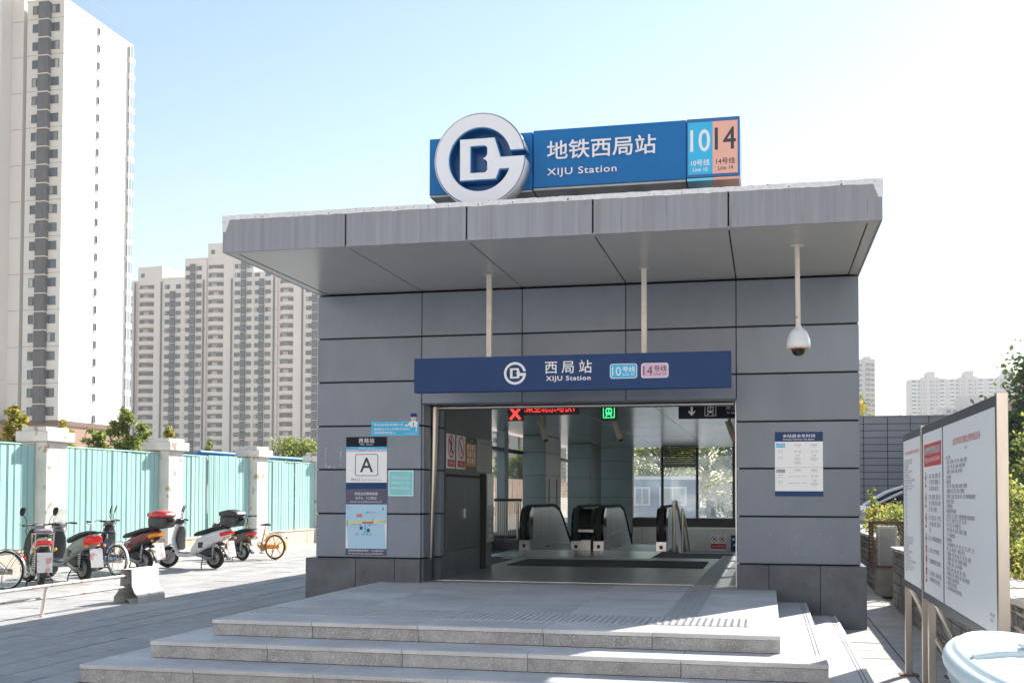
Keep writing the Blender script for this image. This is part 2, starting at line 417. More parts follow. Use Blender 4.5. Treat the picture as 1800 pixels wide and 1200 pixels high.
def circ(cx, cy, r, n=24, a0=0, a1=360):
    return [(cx+r*math.cos(R(a0+(a1-a0)*k/n)), cy+r*math.sin(R(a0+(a1-a0)*k/n))) for k in range(n + (0 if a1-a0 == 360 else 1))]
def logo(inflate=0, inner=.71):
    e = inflate; P = []
    a1, a2 = math.degrees(math.asin(.168 - e)), 360 + math.degrees(math.asin(.02 + e))
    P += circ(0, 0, 1 + e, 48, a1, a2)
    P += [(.464+e, .02+e), (.33+e, .455+e), (-.446-e, .455+e), (-.446-e, -.45-e), (.36+e, -.45-e), (.44+e*1.5, -.235-e)]
    b1, b2 = math.degrees(math.asin((-.235-e)/(inner-e))), math.degrees(math.asin((.168-e)/(inner-e)))
    P += circ(0, 0, inner-e, 40, b1, b2 - 360)
    h = [(-.216+e, -.30+e), (.12, -.30+e), (.17-e, -.25), (.17-e, -.07), (.13, -.02), (.07-e, .01), (.13, .04), (.17-e, .09), (.17-e, .25), (.12, .30-e), (-.216+e, .30-e)]
    return P, [h]
# ================================================================== ground
MB().box(-700, -100, -.6, 700, 1400, -.05).build('ground', 'asphalt', kind='structure')
MB().box(-26, -30, -.049, 40, 7.38, -.004).build('forecourt', 'slab', kind='structure')
def pavement(name, x0, y0, x1, y1, sx, sy, label_m, near):
    bed = MB().box(x0, y0, -.05, x1, y1, -.012).build(name, 'slab_bed', kind='structure')
    nx, ny = round((x1-x0)/sx), round((y1-y0)/sy); sx, sy = (x1-x0)/nx, (y1-y0)/ny; g = .009
    me = MB().box(-sx/2+g, -sy/2+g, -.03, sx/2-g, sy/2-g, 0, c=.003).mesh('paving_slab', label_m)
    cells = []
    for i in range(nx):
        off = (i % 3) * sy / 3
        for j in range(ny): cells.append((x0 + (i+.5)*sx, y0 + (j+.5)*sy))
    cells.sort(key=near)
    for k, (x, y) in enumerate(cells[:300]):
        link('paving_slab', me, bed, (x, y, random.uniform(-.003, .002)), (random.uniform(-.003, .003), random.uniform(-.003, .003), 0))
    mb = MB()
    for x, y in cells[300:]:
        z = random.uniform(-.003, .002); mb.box(x-sx/2+g, y-sy/2+g, -.03, x+sx/2-g, y+sy/2-g, z)
    if mb.v: mb.build('paving_slab', label_m, bed, kind='stuff')
    return bed
pavement('pavement', -15.6, 7.4, -5.70, 60, .42, 1.26, 'slab', lambda c: math.hypot(c[0]+6, c[1]-9) if c[0] > -14.2 else 999)
pavement('path', .80, 2.6, 1.76, 21, .48, .6, 'slab', lambda c: c[1])

# ================================================================== steps in front of the entrance
st = thing('stone_steps', 'wide grey granite steps and landing leading up to the station doorway', 'steps', (-2.4, 10, 0))
def step(x0, x1, yf, zb, zt, seg, ybk):
    n = round((x1-x0)/seg); s = (x1-x0)/n; tt = .035
    MB().box(x0+.04, yf+.06, zb, x1-.04, ybk, zt-tt-.002).build('step_core', 'slab_bed', st)
    xs = [x0 + s*i + (0 if i in (0, n) else random.uniform(-.06, .06)) for i in range(n+1)]
    for a, b in zip(xs, xs[1:]):
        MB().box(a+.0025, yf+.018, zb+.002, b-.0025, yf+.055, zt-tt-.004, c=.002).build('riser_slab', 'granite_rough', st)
    for sx_, e in ((x0, 1), (x1, -1)):
        m = round((ybk-yf)/seg)
        for k in range(m):
            ya, yb = yf+.06+(ybk-yf-.06)*k/m, yf+.06+(ybk-yf-.06)*(k+1)/m
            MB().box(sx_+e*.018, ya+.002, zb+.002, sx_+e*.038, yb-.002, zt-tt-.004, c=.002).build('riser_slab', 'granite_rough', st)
    return xs
def treads(xs, yf, zt, ya, yb):      # front tread slabs with two grooves near the nosing
    for a, b in zip(xs, xs[1:]):
        m = MB()
        for y0, y1 in ((yf, yf+.045), (yf+.052, yf+.075), (yf+.082, yb)): m.box(a+.0018, y0, zt-.035, b-.0018, y1, zt, c=.002)
        m.build('tread_slab', 'granite', st)
def sidetreads(xa, xb, y0, y1, zt, inner):
    n = max(1, round((y1-y0)/1.15)); s = (y1-y0)/n
    for k in range(n):
        m = MB()
        if inner < 0:   # nosing on the right
            spans = ((xa, xb-.082), (xb-.075, xb-.052), (xb-.045, xb))
        else: spans = ((xa, xa+.045), (xa+.052, xa+.075), (xa+.082, xb))
        for p, q in spans: m.box(p, y0+s*k+.0018, zt-.035, q, y0+s*(k+1)-.0018, zt, c=.002)
        m.build('tread_slab', 'granite', st)
YB = 14.06
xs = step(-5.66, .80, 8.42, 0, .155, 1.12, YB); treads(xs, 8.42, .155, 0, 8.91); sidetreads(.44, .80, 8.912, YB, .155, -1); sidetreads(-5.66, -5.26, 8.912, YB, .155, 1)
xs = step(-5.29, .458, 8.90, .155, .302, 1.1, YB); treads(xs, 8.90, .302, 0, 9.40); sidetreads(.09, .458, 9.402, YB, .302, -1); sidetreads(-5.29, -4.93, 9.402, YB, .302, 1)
xs = step(-4.955, .105, 9.39, .302, .446, 1.12, YB)
treads(xs, 9.39, .446, 0, 9.90)
for k, (y0, y1) in enumerate(((9.902, 10.70), (10.70, 11.55), (11.55, 12.40), (12.40, 13.23), (13.23, 14.06))):
    for i, (a, b) in enumerate(zip(xs, xs[1:])):
        MB().box(a+.0015, y0+.0015, .411, b-.0015, y1-.0015, .446, c=.0015).build('paving_tile', 'granite', st)
# tactile tiles: blisters along the landing edge, guide bars up to the doorway
def tactile_mesh(kind):
    m = MB(); m.box(-.148, -.148, 0, .148, .148, .0035)
    if kind == 'dots':
        for i in range(5):
            for j in range(5):
                m.lathe([(.019, 0), (.016, .006), (.009, .0075)], 8, (-.118+.059*i, -.118+.059*j, .003))
    else:
        for i in range(4): m.box(-.115+.072*i-.013, -.142, .003, -.115+.072*i+.013, .142, .0085, c=.003)
    return m.mesh('tactile_tile', 'tactile')
tm_d, tm_b = tactile_mesh('dots'), tactile_mesh('bars')
for i in range(16):
    for j in range(2): link('tactile_tile', tm_d, st, at((-4.80+.3*i, 10.10+.3*j, .4465), st))
for j in range(11): link('tactile_tile', tm_b, st, at((-.80+.002*j, 10.72+.3*j, .4465), st))

# ================================================================== station building
gv = .0055
sb = thing('station_building', 'grey panelled subway station entrance with deep flat canopy over the doorway', 'station', (-2.4, 20, 0))
XJ = [-5.863, -4.405, -3.058, -1.722, -.360, 1.089]
ZJ = [.751, 1.331, 1.915, 2.490, 3.075, 3.658, 4.240]
YF = 13.967; g = .011
# dark backing behind the open joints
for a, b, c, d in ((XJ[0]+.01, XJ[1]-.03, .05, 4.24), (XJ[4]+.03, XJ[5]-.01, .05, 4.24), (XJ[1]-.03, XJ[4]+.03, 2.80, 4.24)):
    MB().box(a, YF+.035, c, b, YF+.33, d).build('backing_wall', 'joint', sb)
for i in (0, 4):
    for k in range(6):
        MB().box(XJ[i]+(0 if i == 0 else gv), YF, ZJ[k]+g, XJ[i+1]-(gv if i == 0 else 0), YF+.032, ZJ[k+1]-g, c=.003).build('cladding_panel', 'clad', sb)
for i in (1, 2, 3):
    for z0, z1 in ((2.778, 3.075-g), (3.075+g, 3.658-g), (3.658+g, 4.240-g)):
        MB().box(XJ[i]+gv, YF, z0, XJ[i+1]-gv, YF+.032, z1, c=.003).build('cladding_panel', 'clad', sb)
    MB().box(XJ[i]+g, YF+.034, 2.772, XJ[i+1]-g, YF+.36, 2.80, c=.003).build('cladding_panel', 'clad', sb)
# reveals of the doorway and the second pier with its leaning track
for k in range(6):
    z0, z1 = ZJ[k]+g, min(ZJ[k+1]-g, 2.77)
    if z1 > z0:
        MB().box(XJ[1]-.03, YF+.034, z0, XJ[1]-g+.036, YF+.34, z1, c=.003).build('cladding_panel', 'clad', sb)
        MB().box(XJ[4]+g-.012, YF+.034, z0, XJ[4]+.03, YF+.34, z1, c=.003).build('cladding_panel', 'clad', sb)
        MB().box(-4.62, 14.52, z0, -4.305, 14.70, z1, c=.003).build('cladding_panel', 'clad', sb)
MB().box(-4.63, 14.50, .446, -4.295, 14.72, .735, c=.003).build('plinth_slab', 'plinth', sb)
MB().tube([(-4.345, 14.36, 2.76), (-4.36, 14.36, 1.9), (-4.385, 14.36, 1.1), (-4.40, 14.36, .46)], [.058, .045, .03, .012], 10).build('door_track', 'steel_warm', sb)
MB().box(-4.43, 14.33, .45, -4.41, 14.42, 2.77).box(-4.385, 14.42, .45, -4.37, 14.44, 2.77).build('door_frame', 'steel_dark', sb)
MB().tube([(-4.36, 14.36, 2.745), (-.40, 14.36, 2.745)], .03, 8).build('gate_rail', 'steel_warm', sb)
MB().box(-.385, 14.34, .447, -.372, 14.39, 2.77).build('door_frame', 'steel', sb)
MB().box(-4.37, 14.34, .4475, -.39, 14.37, .453).build('threshold_strip', 'steel', sb)
# plinth of dark stone
for x0, x1 in ((-5.985, -5.28), (-5.28, -4.74), (-4.74, -4.395)):
    MB().box(x0+.002, 13.90, .0, x1-.002, 13.965, .744, c=.004).build('plinth_slab', 'plinth', sb)
MB().box(-4.393-.05, 13.967, .446, -4.365, 14.34, .744, c=.004).build('plinth_slab', 'plinth', sb)
for x0, x1 in ((-.362, .02), (.02, .62), (.62, 1.155)):
    MB().box(x0+.002, 13.90+.166, .0, x1-.002, 14.12, .744, c=.004) if 0 else MB().box(x0+.002, 13.90, -.02, x1-.002, 13.965, .744, c=.004).build('plinth_slab', 'plinth', sb)
MB().box(1.10, 13.967, -.02, 1.155, 33.4, .744, c=.004).build('plinth_slab', 'plinth', sb)
MB().box(-5.985, 13.967, -.02, -5.87, 33.4, .744, c=.004).build('plinth_slab', 'plinth', sb)
# canopy
CX0, CX1, CYF = -5.845, 1.103, 11.225
MB().box(CX0+.03, CYF+.03, 4.30, CX1-.03, 33.45, 4.60).build('roof_deck', 'joint', sb)
fx = [CX0] + XJ[1:5] + [CX1]
for a, b in zip(fx, fx[1:]):
    MB().box(a+(.009 if a > CX0 else 0), CYF, 4.246, b-(.009 if b < CX1 else 0), CYF+.028, 4.612, c=.003).build('fascia_panel', 'fascia', sb)
for X, e in ((CX0, 1), (CX1, -1)):
    ys = [CYF+.03, 13.96, 18.8, 23.7, 28.6, 33.45]
    for a, b in zip(ys, ys[1:]): MB().box(X, a+.008, 4.246, X+e*.028, b-.008, 4.612, c=.003).build('fascia_panel', 'fascia', sb)
rv = random.Random(3); m = MB()      # crumpled foil flashing along the roof edge
n = 150; top = []; bot = []
for i in range(n+1):
    x = CX0-.006 + (CX1-CX0+.012)*i/n; d = .026 + .008*rv.random()**3
    if i < 2 or i > n-2: d = .16
    top.append((x, CYF-.012+.004*rv.random(), 4.652+.006*rv.random())); bot.append((x, CYF-.005, 4.612-d+.02))
V = []; F = []
for i in range(n+1):
    V += [bot[i], top[i], (top[i][0], CYF+.35, 4.655)]
for i in range(n):
    b = 3*i; F += [(b, b+3, b+4, b+1), (b+1, b+4, b+5, b+2)]
m.add(V, F)
m.box(CX0-.006, CYF+.36, 4.61, CX0+.3, 33.4, 4.652).box(CX1-.3, CYF+.36, 4.61, CX1+.006, 33.4, 4.652)
m.build('roof_flashing', 'flashing', sb)
MB().box(CX0+.3, CYF+.36, 4.602, CX1-.3, 33.4, 4.63).build('roof_membrane', 'slab_bed', sb)
# soffit: edge trim and five big panels with dark joints
tr = .13
MB().box(CX0+.03, CYF+.03, 4.248, CX1-.03, CYF+tr-.008, 4.27).build('soffit_trim', 'soffit', sb)
MB().box(CX0+.03, CYF+tr, 4.248, CX0+tr-.006, 13.955, 4.27).build('soffit_trim', 'soffit', sb)
MB().box(CX1-tr+.006, CYF+tr, 4.248, CX1-.03, 13.955, 4.27).build('soffit_trim', 'soffit', sb)
sx = [CX0+tr] + XJ[1:5] + [CX1-tr]
for a, b in zip(sx, sx[1:]): MB().box(a+.008, CYF+tr+.006, 4.252, b-.008, 13.95, 4.27, c=.003).build('soffit_panel', 'soffit', sb)
MB().box(CX0+.035, CYF+.04, 4.272, CX1-.035, 13.96, 4.295).build('soffit_backing', 'joint', sb)

# ---- interior
fl = MB().box(-5.85, 14.062, .30, 1.09, 17.55, .440).box(-5.85, 17.55, .30, 1.09, 22.6, .440).box(1.0, 22.6, .3, 1.09, 33, .44).box(-5.85, 22.6, .3, -5.25, 33, .44).build('floor', 'slab_bed', kind='structure')
tme = MB().box(-.448, -.448, 0, .448, .448, .006, c=.0015).mesh('floor_tile', 'floor_tile')
for i in range(6):
    for j in range(7):
        x, y = -3.92+.9*i-.0, 14.52+.9*j
        if x < .9: link('floor_tile', tme, fl, (x, y, .440))
for j in range(12): link('tactile_tile', tm_b, sb, at((-.775+.004*j, 14.25+.3*j+.0, .4465), sb))
for j in range(12): link('tactile_tile', tm_b, sb, at((-.72+.006*j, 17.85+.3*j, .4465), sb))
for i in range(6): link('tactile_tile', tm_d, sb, at((-1.55+.3*i, 22.2, .4465), sb))
for i in range(10): link('tactile_tile', tm_d, sb, at((-4.5+.3*i, 19.6, .4465), sb))
tag(MB().box(-4.10, 17.62, .4465, -.97, 19.25, .462, c=.004).build('door_mat', 'mat_dark'), 'long charcoal floor mat lying across the hall inside the doorway', 'mat')
ceil_z = 2.97
cz = [14.32 + (33.0-14.32)*k/15 for k in range(16)]
cxs = [-5.83, -4.40, -3.05, -1.72, -.36, 1.07]
for a, b in zip(cz, cz[1:]):
    for p, q in zip(cxs, cxs[1:]):
        zz = ceil_z + random.uniform(-.002, .002)
        MB().box(p+.005, a+.005, zz, q-.005, b-.005, zz+.02, c=.002).build('ceiling_panel', 'ceiling_metal', sb)
MB().box(-5.86, 14.30, 2.995, 1.10, 33.4, 3.05).build('ceiling_backing', 'joint', sb)
MB().box(-5.86, 14.30, 3.06, 1.10, 14.34, 4.24).build('backing_wall', 'joint', sb)
# walls above the ceiling on both sides and at the back
MB().box(-5.86, 14.35, 3.06, -5.83, 33.4, 4.24).box(1.06, 14.35, 3.06, 1.09, 33.4, 4.24).box(-5.82, 33.36, 3.06, 1.05, 33.4, 4.24).build('upper_wall', 'clad', sb)
# right wall: solid first, then glass bays
MB().box(1.06, 14.31, .0, 1.085, 17.0, 3.05).build('side_wall', 'dark_panel', sb)
MB().box(1.03, 17.0, .0, 1.085, 33.3, .90).build('side_wall', 'dark_panel', sb)
MB().box(-5.85, 14.31, .0, -5.82, 17.5, 3.05).build('side_wall', 'dark_panel', sb)
MB().box(-5.83, 17.5, .0, -5.62, 33.3, .64).build('side_wall', 'dark_panel', sb)
def bays(X, ys, z0, z1):
    for a, b in zip(ys, ys[1:]):
        MB().box(X-.006, a+.05, z0+.05, X+.006, b-.05, z1-.04).build('glass_pane', 'glass', sb)
    for y in ys: MB().box(X-.06, y-.05, z0, X+.06, y+.05, z1).build('mullion', 'mullion', sb)
    MB().box(X-.05, ys[0]+.05, z0, X+.05, ys[-1]-.05, z0+.05).build('sill_rail', 'mullion', sb)
    MB().box(X-.05, ys[0]+.05, 2.52, X+.05, ys[-1]-.05, 2.60).build('transom', 'mullion', sb)
bays(1.03, [17.0, 18.9, 20.8, 22.7, 24.6, 26.5, 28.4, 30.3, 33.0], .90, 2.965)
bays(-5.65, [17.5, 19.6, 21.7, 23.9, 27.0, 30.0, 33.0], .64, 2.965)
MB().box(-5.76, 23.74, .64, -5.58, 24.10, 2.965).build('column', 'teal_panel', sb)
# clad piers along the left side
def pier(x0, y0, x1, y1):
    p = MB().box(x0+.01, y0+.01, -2, x1-.01, y1-.01, 2.965).build('pier', 'joint', sb)
    zs = [.45, .98, 1.51, 2.04, 2.57, 2.96]
    for a, b in zip(zs, zs[1:]):
        MB().box(x0, y0-.012, a+.004, x1, y0+.009, b-.004, c=.002).build('cladding_panel', 'teal_panel', p)
        MB().box(x1-.009, y0+.012, a+.004, x1+.012, y1-.012, b-.004, c=.002).build('cladding_panel', 'steel_dark', p)
pier(-5.58, 25.6, -5.05, 27.6); pier(-5.30, 30.06, -4.67, 32.0); pier(-4.82, 32.86, -3.87, 33.02)
for y in (26.0, 27.0): MB().box(-5.036, y, .9, -5.03, y+.07, 1.95).build('wall_slot', 'joint', sb)
# store room box on the left with its double door
for z0, z1 in ((.446, .80), (.80, 1.86), (1.86, 2.965)):
    MB().box(-4.72, 14.75, z0+.003, -4.30, 17.38, z1-.003, c=.003).build('partition_wall', 'dark_panel' if z0 > .5 else 'plinth', sb)
MB().box(-5.60, 17.34, .44, -4.73, 17.38, 2.965).build('partition_wall', 'dark_panel', sb)
d = MB().box(-4.31, 14.78, .82, -4.288, 15.72, 1.835, c=.003).build('door', 'frame_grey', sb); MB().box(-4.287, 15.66, 1.25, -4.262, 15.69, 1.38).build('handle', 'steel', d)
d = MB().box(-4.31, 15.73, .82, -4.288, 16.62, 1.835, c=.003).build('door', 'frame_grey', sb)
MB().box(-4.30, 14.76, 1.838, -4.27, 16.66, 1.868).build('door_frame', 'joint', sb)
MB().box(-4.30, 16.66, .45, -4.265, 16.88, 1.90).build('door_frame', 'joint', sb)
cp = thing('lift_call_panel', 'tall narrow steel control panel on the dark side wall beside the railing', 'control panel', (-4.29, 17.15, .8))
MB().box(-4.298, 16.92, .84, -4.262, 17.37, 1.92, c=.006).build('plate', 'steel', cp)
MB().box(-4.261, 17.0, 1.42, -4.258, 17.29, 1.88).build('notice', 'paper', cp)
for k in range(4): MB().lathe([(.035, 0), (.035, .006), (.02, .008)], 12, (-4.262, 17.14, .93+.11*k), 'x').build('button', 'white', cp)
# back wall: window band over a dark sill, pale wall of the stairwell below
MB().box(-5.6, 33.0, -5, 1.02, 33.12, .62).build('stairwell_wall', 'cream_wall', sb)
for x in (-3.6, -2.4, -1.25, -.1): MB().box(x, 32.993, -1, x+.012, 32.998, .60).build('wall_joint', 'tower_joint', sb)
MB().box(-5.6, 32.90, .64, 1.02, 33.12, .90, c=.01).build('window_sill', 'mullion', sb)
MB().box(-5.6, 32.96, .60, 1.02, 33.1, .638).build('sill_trim', 'steel', sb)
bx = [-3.87, -2.99, -1.98, -.93, 1.0]
for i, (a, b) in enumerate(zip(bx, bx[1:])):
    ztop = 2.44 if i in (1, 3) else 2.965
    MB().box(a+.035, 33.03, .93, b-.035, 33.042, ztop-.03).build('glass_pane', 'glass_dirty', sb)
    if i in (1, 3):
        lv = MB().box(a+.035, 33.0, 2.41, b-.035, 33.08, 2.45).box(a+.035, 33.0, 2.93, b-.035, 33.08, 2.965).build('louvre', 'mullion', sb)
        for k in range(8): MB().add([(a+.04, 32.99, 2.455+.06*k), (b-.04, 32.99, 2.455+.06*k), (b-.04, 33.06, 2.497+.06*k), (a+.04, 33.06, 2.497+.06*k), (a+.04, 32.99, 2.462+.06*k), (b-.04, 32.99, 2.462+.06*k), (b-.04, 33.06, 2.504+.06*k), (a+.04, 33.06, 2.504+.06*k)], [(0,1,2,3),(7,6,5,4),(0,4,5,1),(3,2,6,7)]).build('slat', 'mullion', lv)
for x in bx[:-1]: MB().box(x-.035, 32.98, .90, x+.035, 33.08, 2.965).build('mullion', 'mullion' if x > -3.5 else 'steel', sb)
MB().box(-3.8, 32.98, .9, 1, 33.08, .93).build('sill_rail', 'steel', sb)
# stairwell box below the hall floor
MB().box(-5.62, 22.6, -5, -5.58, 33, .44).box(1.0, 22.6, -5, 1.04, 33, .29).box(-5.6, 22.6, -5.1, 1.0, 33, -5).box(-5.6, 22.55, -5, 1.0, 22.6, .29).build('stairwell_wall', 'cream_wall', sb)
fls = MB()
for k in range(14): fls.box(-1.55, 22.62+.3*k, -5, 1.0, 22.92+.3*k, .29-.15*k)
fls.build('stair_flight', 'granite', sb)
MB().box(-5.10, 19.95, .4465, -2.05, 22.62, .452, c=.002).build('escalator_floor_plate', 'steel', sb)

# ================================================================== writing and fittings on the front
# roof sign
rs = thing('roof_sign', 'long blue box sign with raised white station name and round emblem on the roof', 'sign', (-2, 12.2, 4.66))
MB().box(-3.705, 12.0, 4.962, -2.512, 12.9, 5.603, c=.006).build('sign_box', 'blue_sign', rs)
MB().box(-2.502, 11.985, 4.972, -.828, 12.9, 5.612, c=.006).build('sign_box', 'blue_sign', rs)
MB().box(-.824, 11.99, 4.98, -.262, 12.9, 5.618, c=.006).build('sign_box', 'blue_edge', rs)
MB().box(-3.70, 12.01, 4.940, -2.52, 12.88, 4.960).box(-2.50, 12.0, 4.948, -.835, 12.88, 4.970).build('underside', 'sign_grey', rs)
MB().box(-.82, 12.0, 4.950, -.55, 12.88, 4.978).build('underside', 'cyan_light', rs, label='pale blue underside panel')
MB().box(-.548, 12.0, 4.950, -.27, 12.88, 4.978).build('underside', 'salmon', rs, label='orange underside panel')
for x in (-3.45, -2.7, -2.1, -1.4, -.5): MB().box(x-.04, 12.35, 4.63, x+.04, 12.43, 4.95).box(x-.09, 12.3, 4.625, x+.09, 12.48, 4.64).build('support', 'steel_dark', rs)
MB().box(-.806, 11.984, 5.012, -.5485, 11.990, 5.575).build('line_panel', 'cyan', rs)
MB().box(-.5475, 11.984, 5.012, -.285, 11.990, 5.575).build('line_panel', 'salmon', rs)
PS = (0, 11.985, 0)
text('地铁西局站', rs, 'white_letter', h=.205, w=1.19, face='-Y', fat=.0154, P=(-2.34, 11.985, 5.27), ext=.022, res=3)
text('XIJU Station', rs, 'white_letter', h=.098, w=.765, fat=.0155, P=(-2.34, 11.985, 5.075), ext=.018, spacing=1.1)
Q = 11.984
text('10', rs, 'white_letter', h=.235, w=.205, P=(-.678, Q, 5.26), align='c', fat=.012)
text('14', rs, 'dark_letter', h=.235, w=.215, P=(-.414, Q, 5.27), align='c', fat=.012)
text('10号线', rs, 'white_letter', h=.068, w=.195, P=(-.678, Q, 5.105), align='c', fat=.015); text('Line 10', rs, 'white_letter', h=.043, w=.155, P=(-.678, Q, 5.045), align='c', fat=.015)
text('14号线', rs, 'dark_letter', h=.068, w=.195, P=(-.412, Q, 5.11), align='c', fat=.015); text('Line 14', rs, 'dark_letter', h=.043, w=.155, P=(-.412, Q, 5.05), align='c', fat=.015)
LG = lambda cx, cz, s, y: (lambda u, v, d: (cx+u*s, y-d, cz+v*s))
o_, h_ = logo(0); e_, eh_ = logo(.022)
shape(circ(0, 0, 1.0, 64), [], LG(-3.053, 5.262, .505, 12.0), 0, .045, 'emblem_disc', 'blue_edge', rs)
shape(e_, eh_, LG(-3.053, 5.262, .500, 12.0), .045, .225, 'emblem_edge', 'blue_sign', rs)
shape(o_, h_, LG(-3.053, 5.262, .500, 12.0), .2252, .25, 'emblem', 'white_letter', rs)
shape(circ(0, 0, 1.026, 96, 12, 358), [], LG(0, 0, 0, 0), 0, 0, 'x', 'white', rs) if 0 else None
rim = MB(); 
for k in range(72):
    a, b = R(11+347*k/72), R(11+347*(k+1)/72)
    for r0, r1 in ((.5115, .5165),):
        p = [(-3.053+r*math.cos(t), y, 5.262+r*math.sin(t)) for t in (a, b) for r in (r0, r1) for y in (11.755, 12.0)]
        rim.add(p, [(0,1,5,4),(2,6,7,3),(0,4,6,2),(1,3,7,5)], 0, True)
rim.build('emblem_rim', 'white', rs)
tag(MB().lathe([(.14, 0), (.14, .05), (.165, .06), (.165, .12), (.15, .2), (.1, .27), (.03, .30)], 20, (-.83, 12.4, 4.62)).build('warning_lamp', 'red_lamp'), 'red domed lamp standing on the roof under the blue sign box', 'lamp')
# band sign hung in front of the doorway head
bs = thing('entrance_sign', 'navy station name board hung on two white posts above the doorway', 'sign', (-2.28, 13.0, 2.8))
MB().box(-4.165, 12.90, 2.818, -.39, 13.03, 3.232, c=.004).build('board', 'navy', bs)
for px_ in (-3.27, -1.395): MB().box(px_-.03, 13.05, 2.9, px_+.03, 13.11, 4.25).box(px_-.06, 13.02, 4.242, px_+.06, 13.14, 4.249).build('post', 'post_white', bs)
shape(*logo(0, .78), LG(-2.910, 3.027, .134, 12.9), .001, .004, 'emblem', 'white_letter', bs)
text('西局站', bs, 'white_letter', h=.148, w=.556, P=(-2.546, 12.9, 3.016), fat=.010, spacing=1.5)
text('XIJU Station', bs, 'white_letter', h=.070, w=.528, P=(-2.532, 12.9, 2.915), fat=.03, spacing=1.15)
for x0, x1, mm, ml, n1 in ((-1.776, -1.458, 'cyan', 'white_letter', '10'), (-1.412, -1.098, 'pink', 'dark_letter', '14')):
    shape(rrect(x0, 2.940, x1, 3.112, .03), [], lambda u, v, d: (u, 12.9-d, v), .001, .003, 'line_badge', 'white', bs)
    shape(rrect(x0+.008, 2.948, x1-.008, 3.104, .025), [], lambda u, v, d: (u, 12.9-d, v), .003, .0045, 'line_badge', mm, bs)
    text(n1, bs, ml, h=.105, w=.105, P=(x0+.025, 12.895, 2.972), d=.001)
    text('号线', bs, ml, h=.066, w=.145, P=(x0+.148, 12.895, 3.014), d=.001, fat=.015); text('Line '+n1, bs, ml, h=.03, w=.135, P=(x0+.152, 12.895, 2.972), d=.001)
# dome camera on its pole
cc = thing('dome_camera', 'white dome security camera hanging on a long pole from the canopy', 'camera', (.335, 12.194, 3.05))
MB().tube([(.325, 12.194, 4.25), (.333, 12.194, 3.38)], .027, 10).lathe([(.075, 4.235), (.075, 4.249)], 12, (.325, 12.194, 0)).build('pole', 'post_white', cc)
MB().lathe([(.03, 3.39), (.035, 3.37), (.075, 3.335), (.085, 3.325), (.098, 3.30), (.118, 3.24), (.123, 3.20), (.125, 3.15), (.11, 3.148)], 24, (.335, 12.194, 0)).build('housing', 'cam_white', cc)
MB().lathe([(.108, 3.152), (.098, 3.142), (.075, 3.14)], 24, (.335, 12.194, 0)).build('ring', 'orange', cc)
MB().lathe([(.074, 3.14), (.070, 3.115), (.058, 3.09), (.036, 3.072), (.008, 3.066)], 20, (.335, 12.194, 0)).build('dome', 'black_gloss', cc)

# ---- notices on the two wings
def plate(name, label, cat, x0, z0, x1, z1, m, y=YF, t=.012):
    o = thing(name, label, cat, ((x0+x1)/2, y, z0)); MB().box(x0, y-t, z0, x1, y-.0005, z1, c=.002).build('board', m, o); return o
FY = lambda y: (lambda u, v, d: (u, y-d, v))
def band(o, x0, z0, x1, z1, m, y=YF-.012, d=.001, name='colour_band'): return MB().box(x0, y-d, z0, x1, y-.0001, z1).build(name, m, o)
YP = YF-.012
a = plate('exit_letter_sign', 'white and navy notice with a big boxed letter A on the left wing', 'sign', -5.443, 1.655, -4.873, 2.345, 'paper')
band(a, -5.443, 2.215, -4.873, 2.345, 'navy_dark'); band(a, -5.443, 2.18, -4.873, 2.215, 'cyan'); band(a, -5.443, 2.148, -4.873, 2.18, 'lilac'); band(a, -5.443, 1.655, -4.873, 1.742, 'navy')
text('西局站', a, 'white_letter', h=.062, w=.215, P=(-5.158, YP, 2.265), align='c', d=.002, fat=.015, spacing=1.2); text('XIJU  Station', a, 'white_letter', h=.024, w=.19, P=(-5.158, YP, 2.232), align='c', d=.002, fat=.015)
text('10号线   Line 10', a, 'white_letter', h=.022, w=.23, P=(-5.158, YP, 2.187), align='c', d=.002); text('14号线   Line 14', a, 'ink', h=.022, w=.23, P=(-5.158, YP, 2.154), align='c', d=.002)
shape(rrect(-5.315, 1.83, -4.995, 2.118, .03), [rrect(-5.307, 1.838, -5.003, 2.11, .024)], FY(YP), .001, .002, 'letter_frame', 'dark_letter', a)
text('A', a, 'dark_letter', h=.19, w=.175, P=(-5.155, YP, 1.882), align='c', d=.002, fat=.015)
text('西北口', a, 'ink', h=.034, w=.12, P=(-5.37, YP, 1.765), d=.002); text('North-West Entrance', a, 'ink_mid', h=.02, w=.28, P=(-5.225, YP, 1.77), d=.002)
b = plate('lift_map_sign', 'tall pale blue map notice with dark heading below the letter A sign', 'sign', -5.443, .785, -4.87, 1.648, 'map_blue')
band(b, -5.443, 1.455, -4.87, 1.648, 'aubergine'); band(b, -5.443, .785, -4.87, .872, 'aubergine')
text('西局站无障碍电梯', b, 'white_letter', h=.04, w=.32, P=(-5.16, YP, 1.575), align='c', d=.002); text('位于A、C口附近', b, 'white_letter', h=.04, w=.30, P=(-5.16, YP, 1.518), align='c', d=.002)
text('Elevators are available at entrances A,C', b, 'white_letter', h=.024, w=.44, P=(-5.16, YP, 1.478), align='c', d=.002)
text('无障碍设施服务电话：010-68649411', b, 'white_letter', h=.03, w=.50, P=(-5.157, YP, .832), align='c', d=.002); text('For information about access call 010-68649411', b, 'white_letter', h=.022, w=.48, P=(-5.157, YP, .797), align='c', d=.002)
MB().add([(-5.44, YP-.0015, 1.185), (-4.872, YP-.0015, 1.215), (-4.872, YP-.0015, 1.262), (-5.44, YP-.0015, 1.232)], [(0,1,2,3)]).build('map_road', 'map_yellow', b)
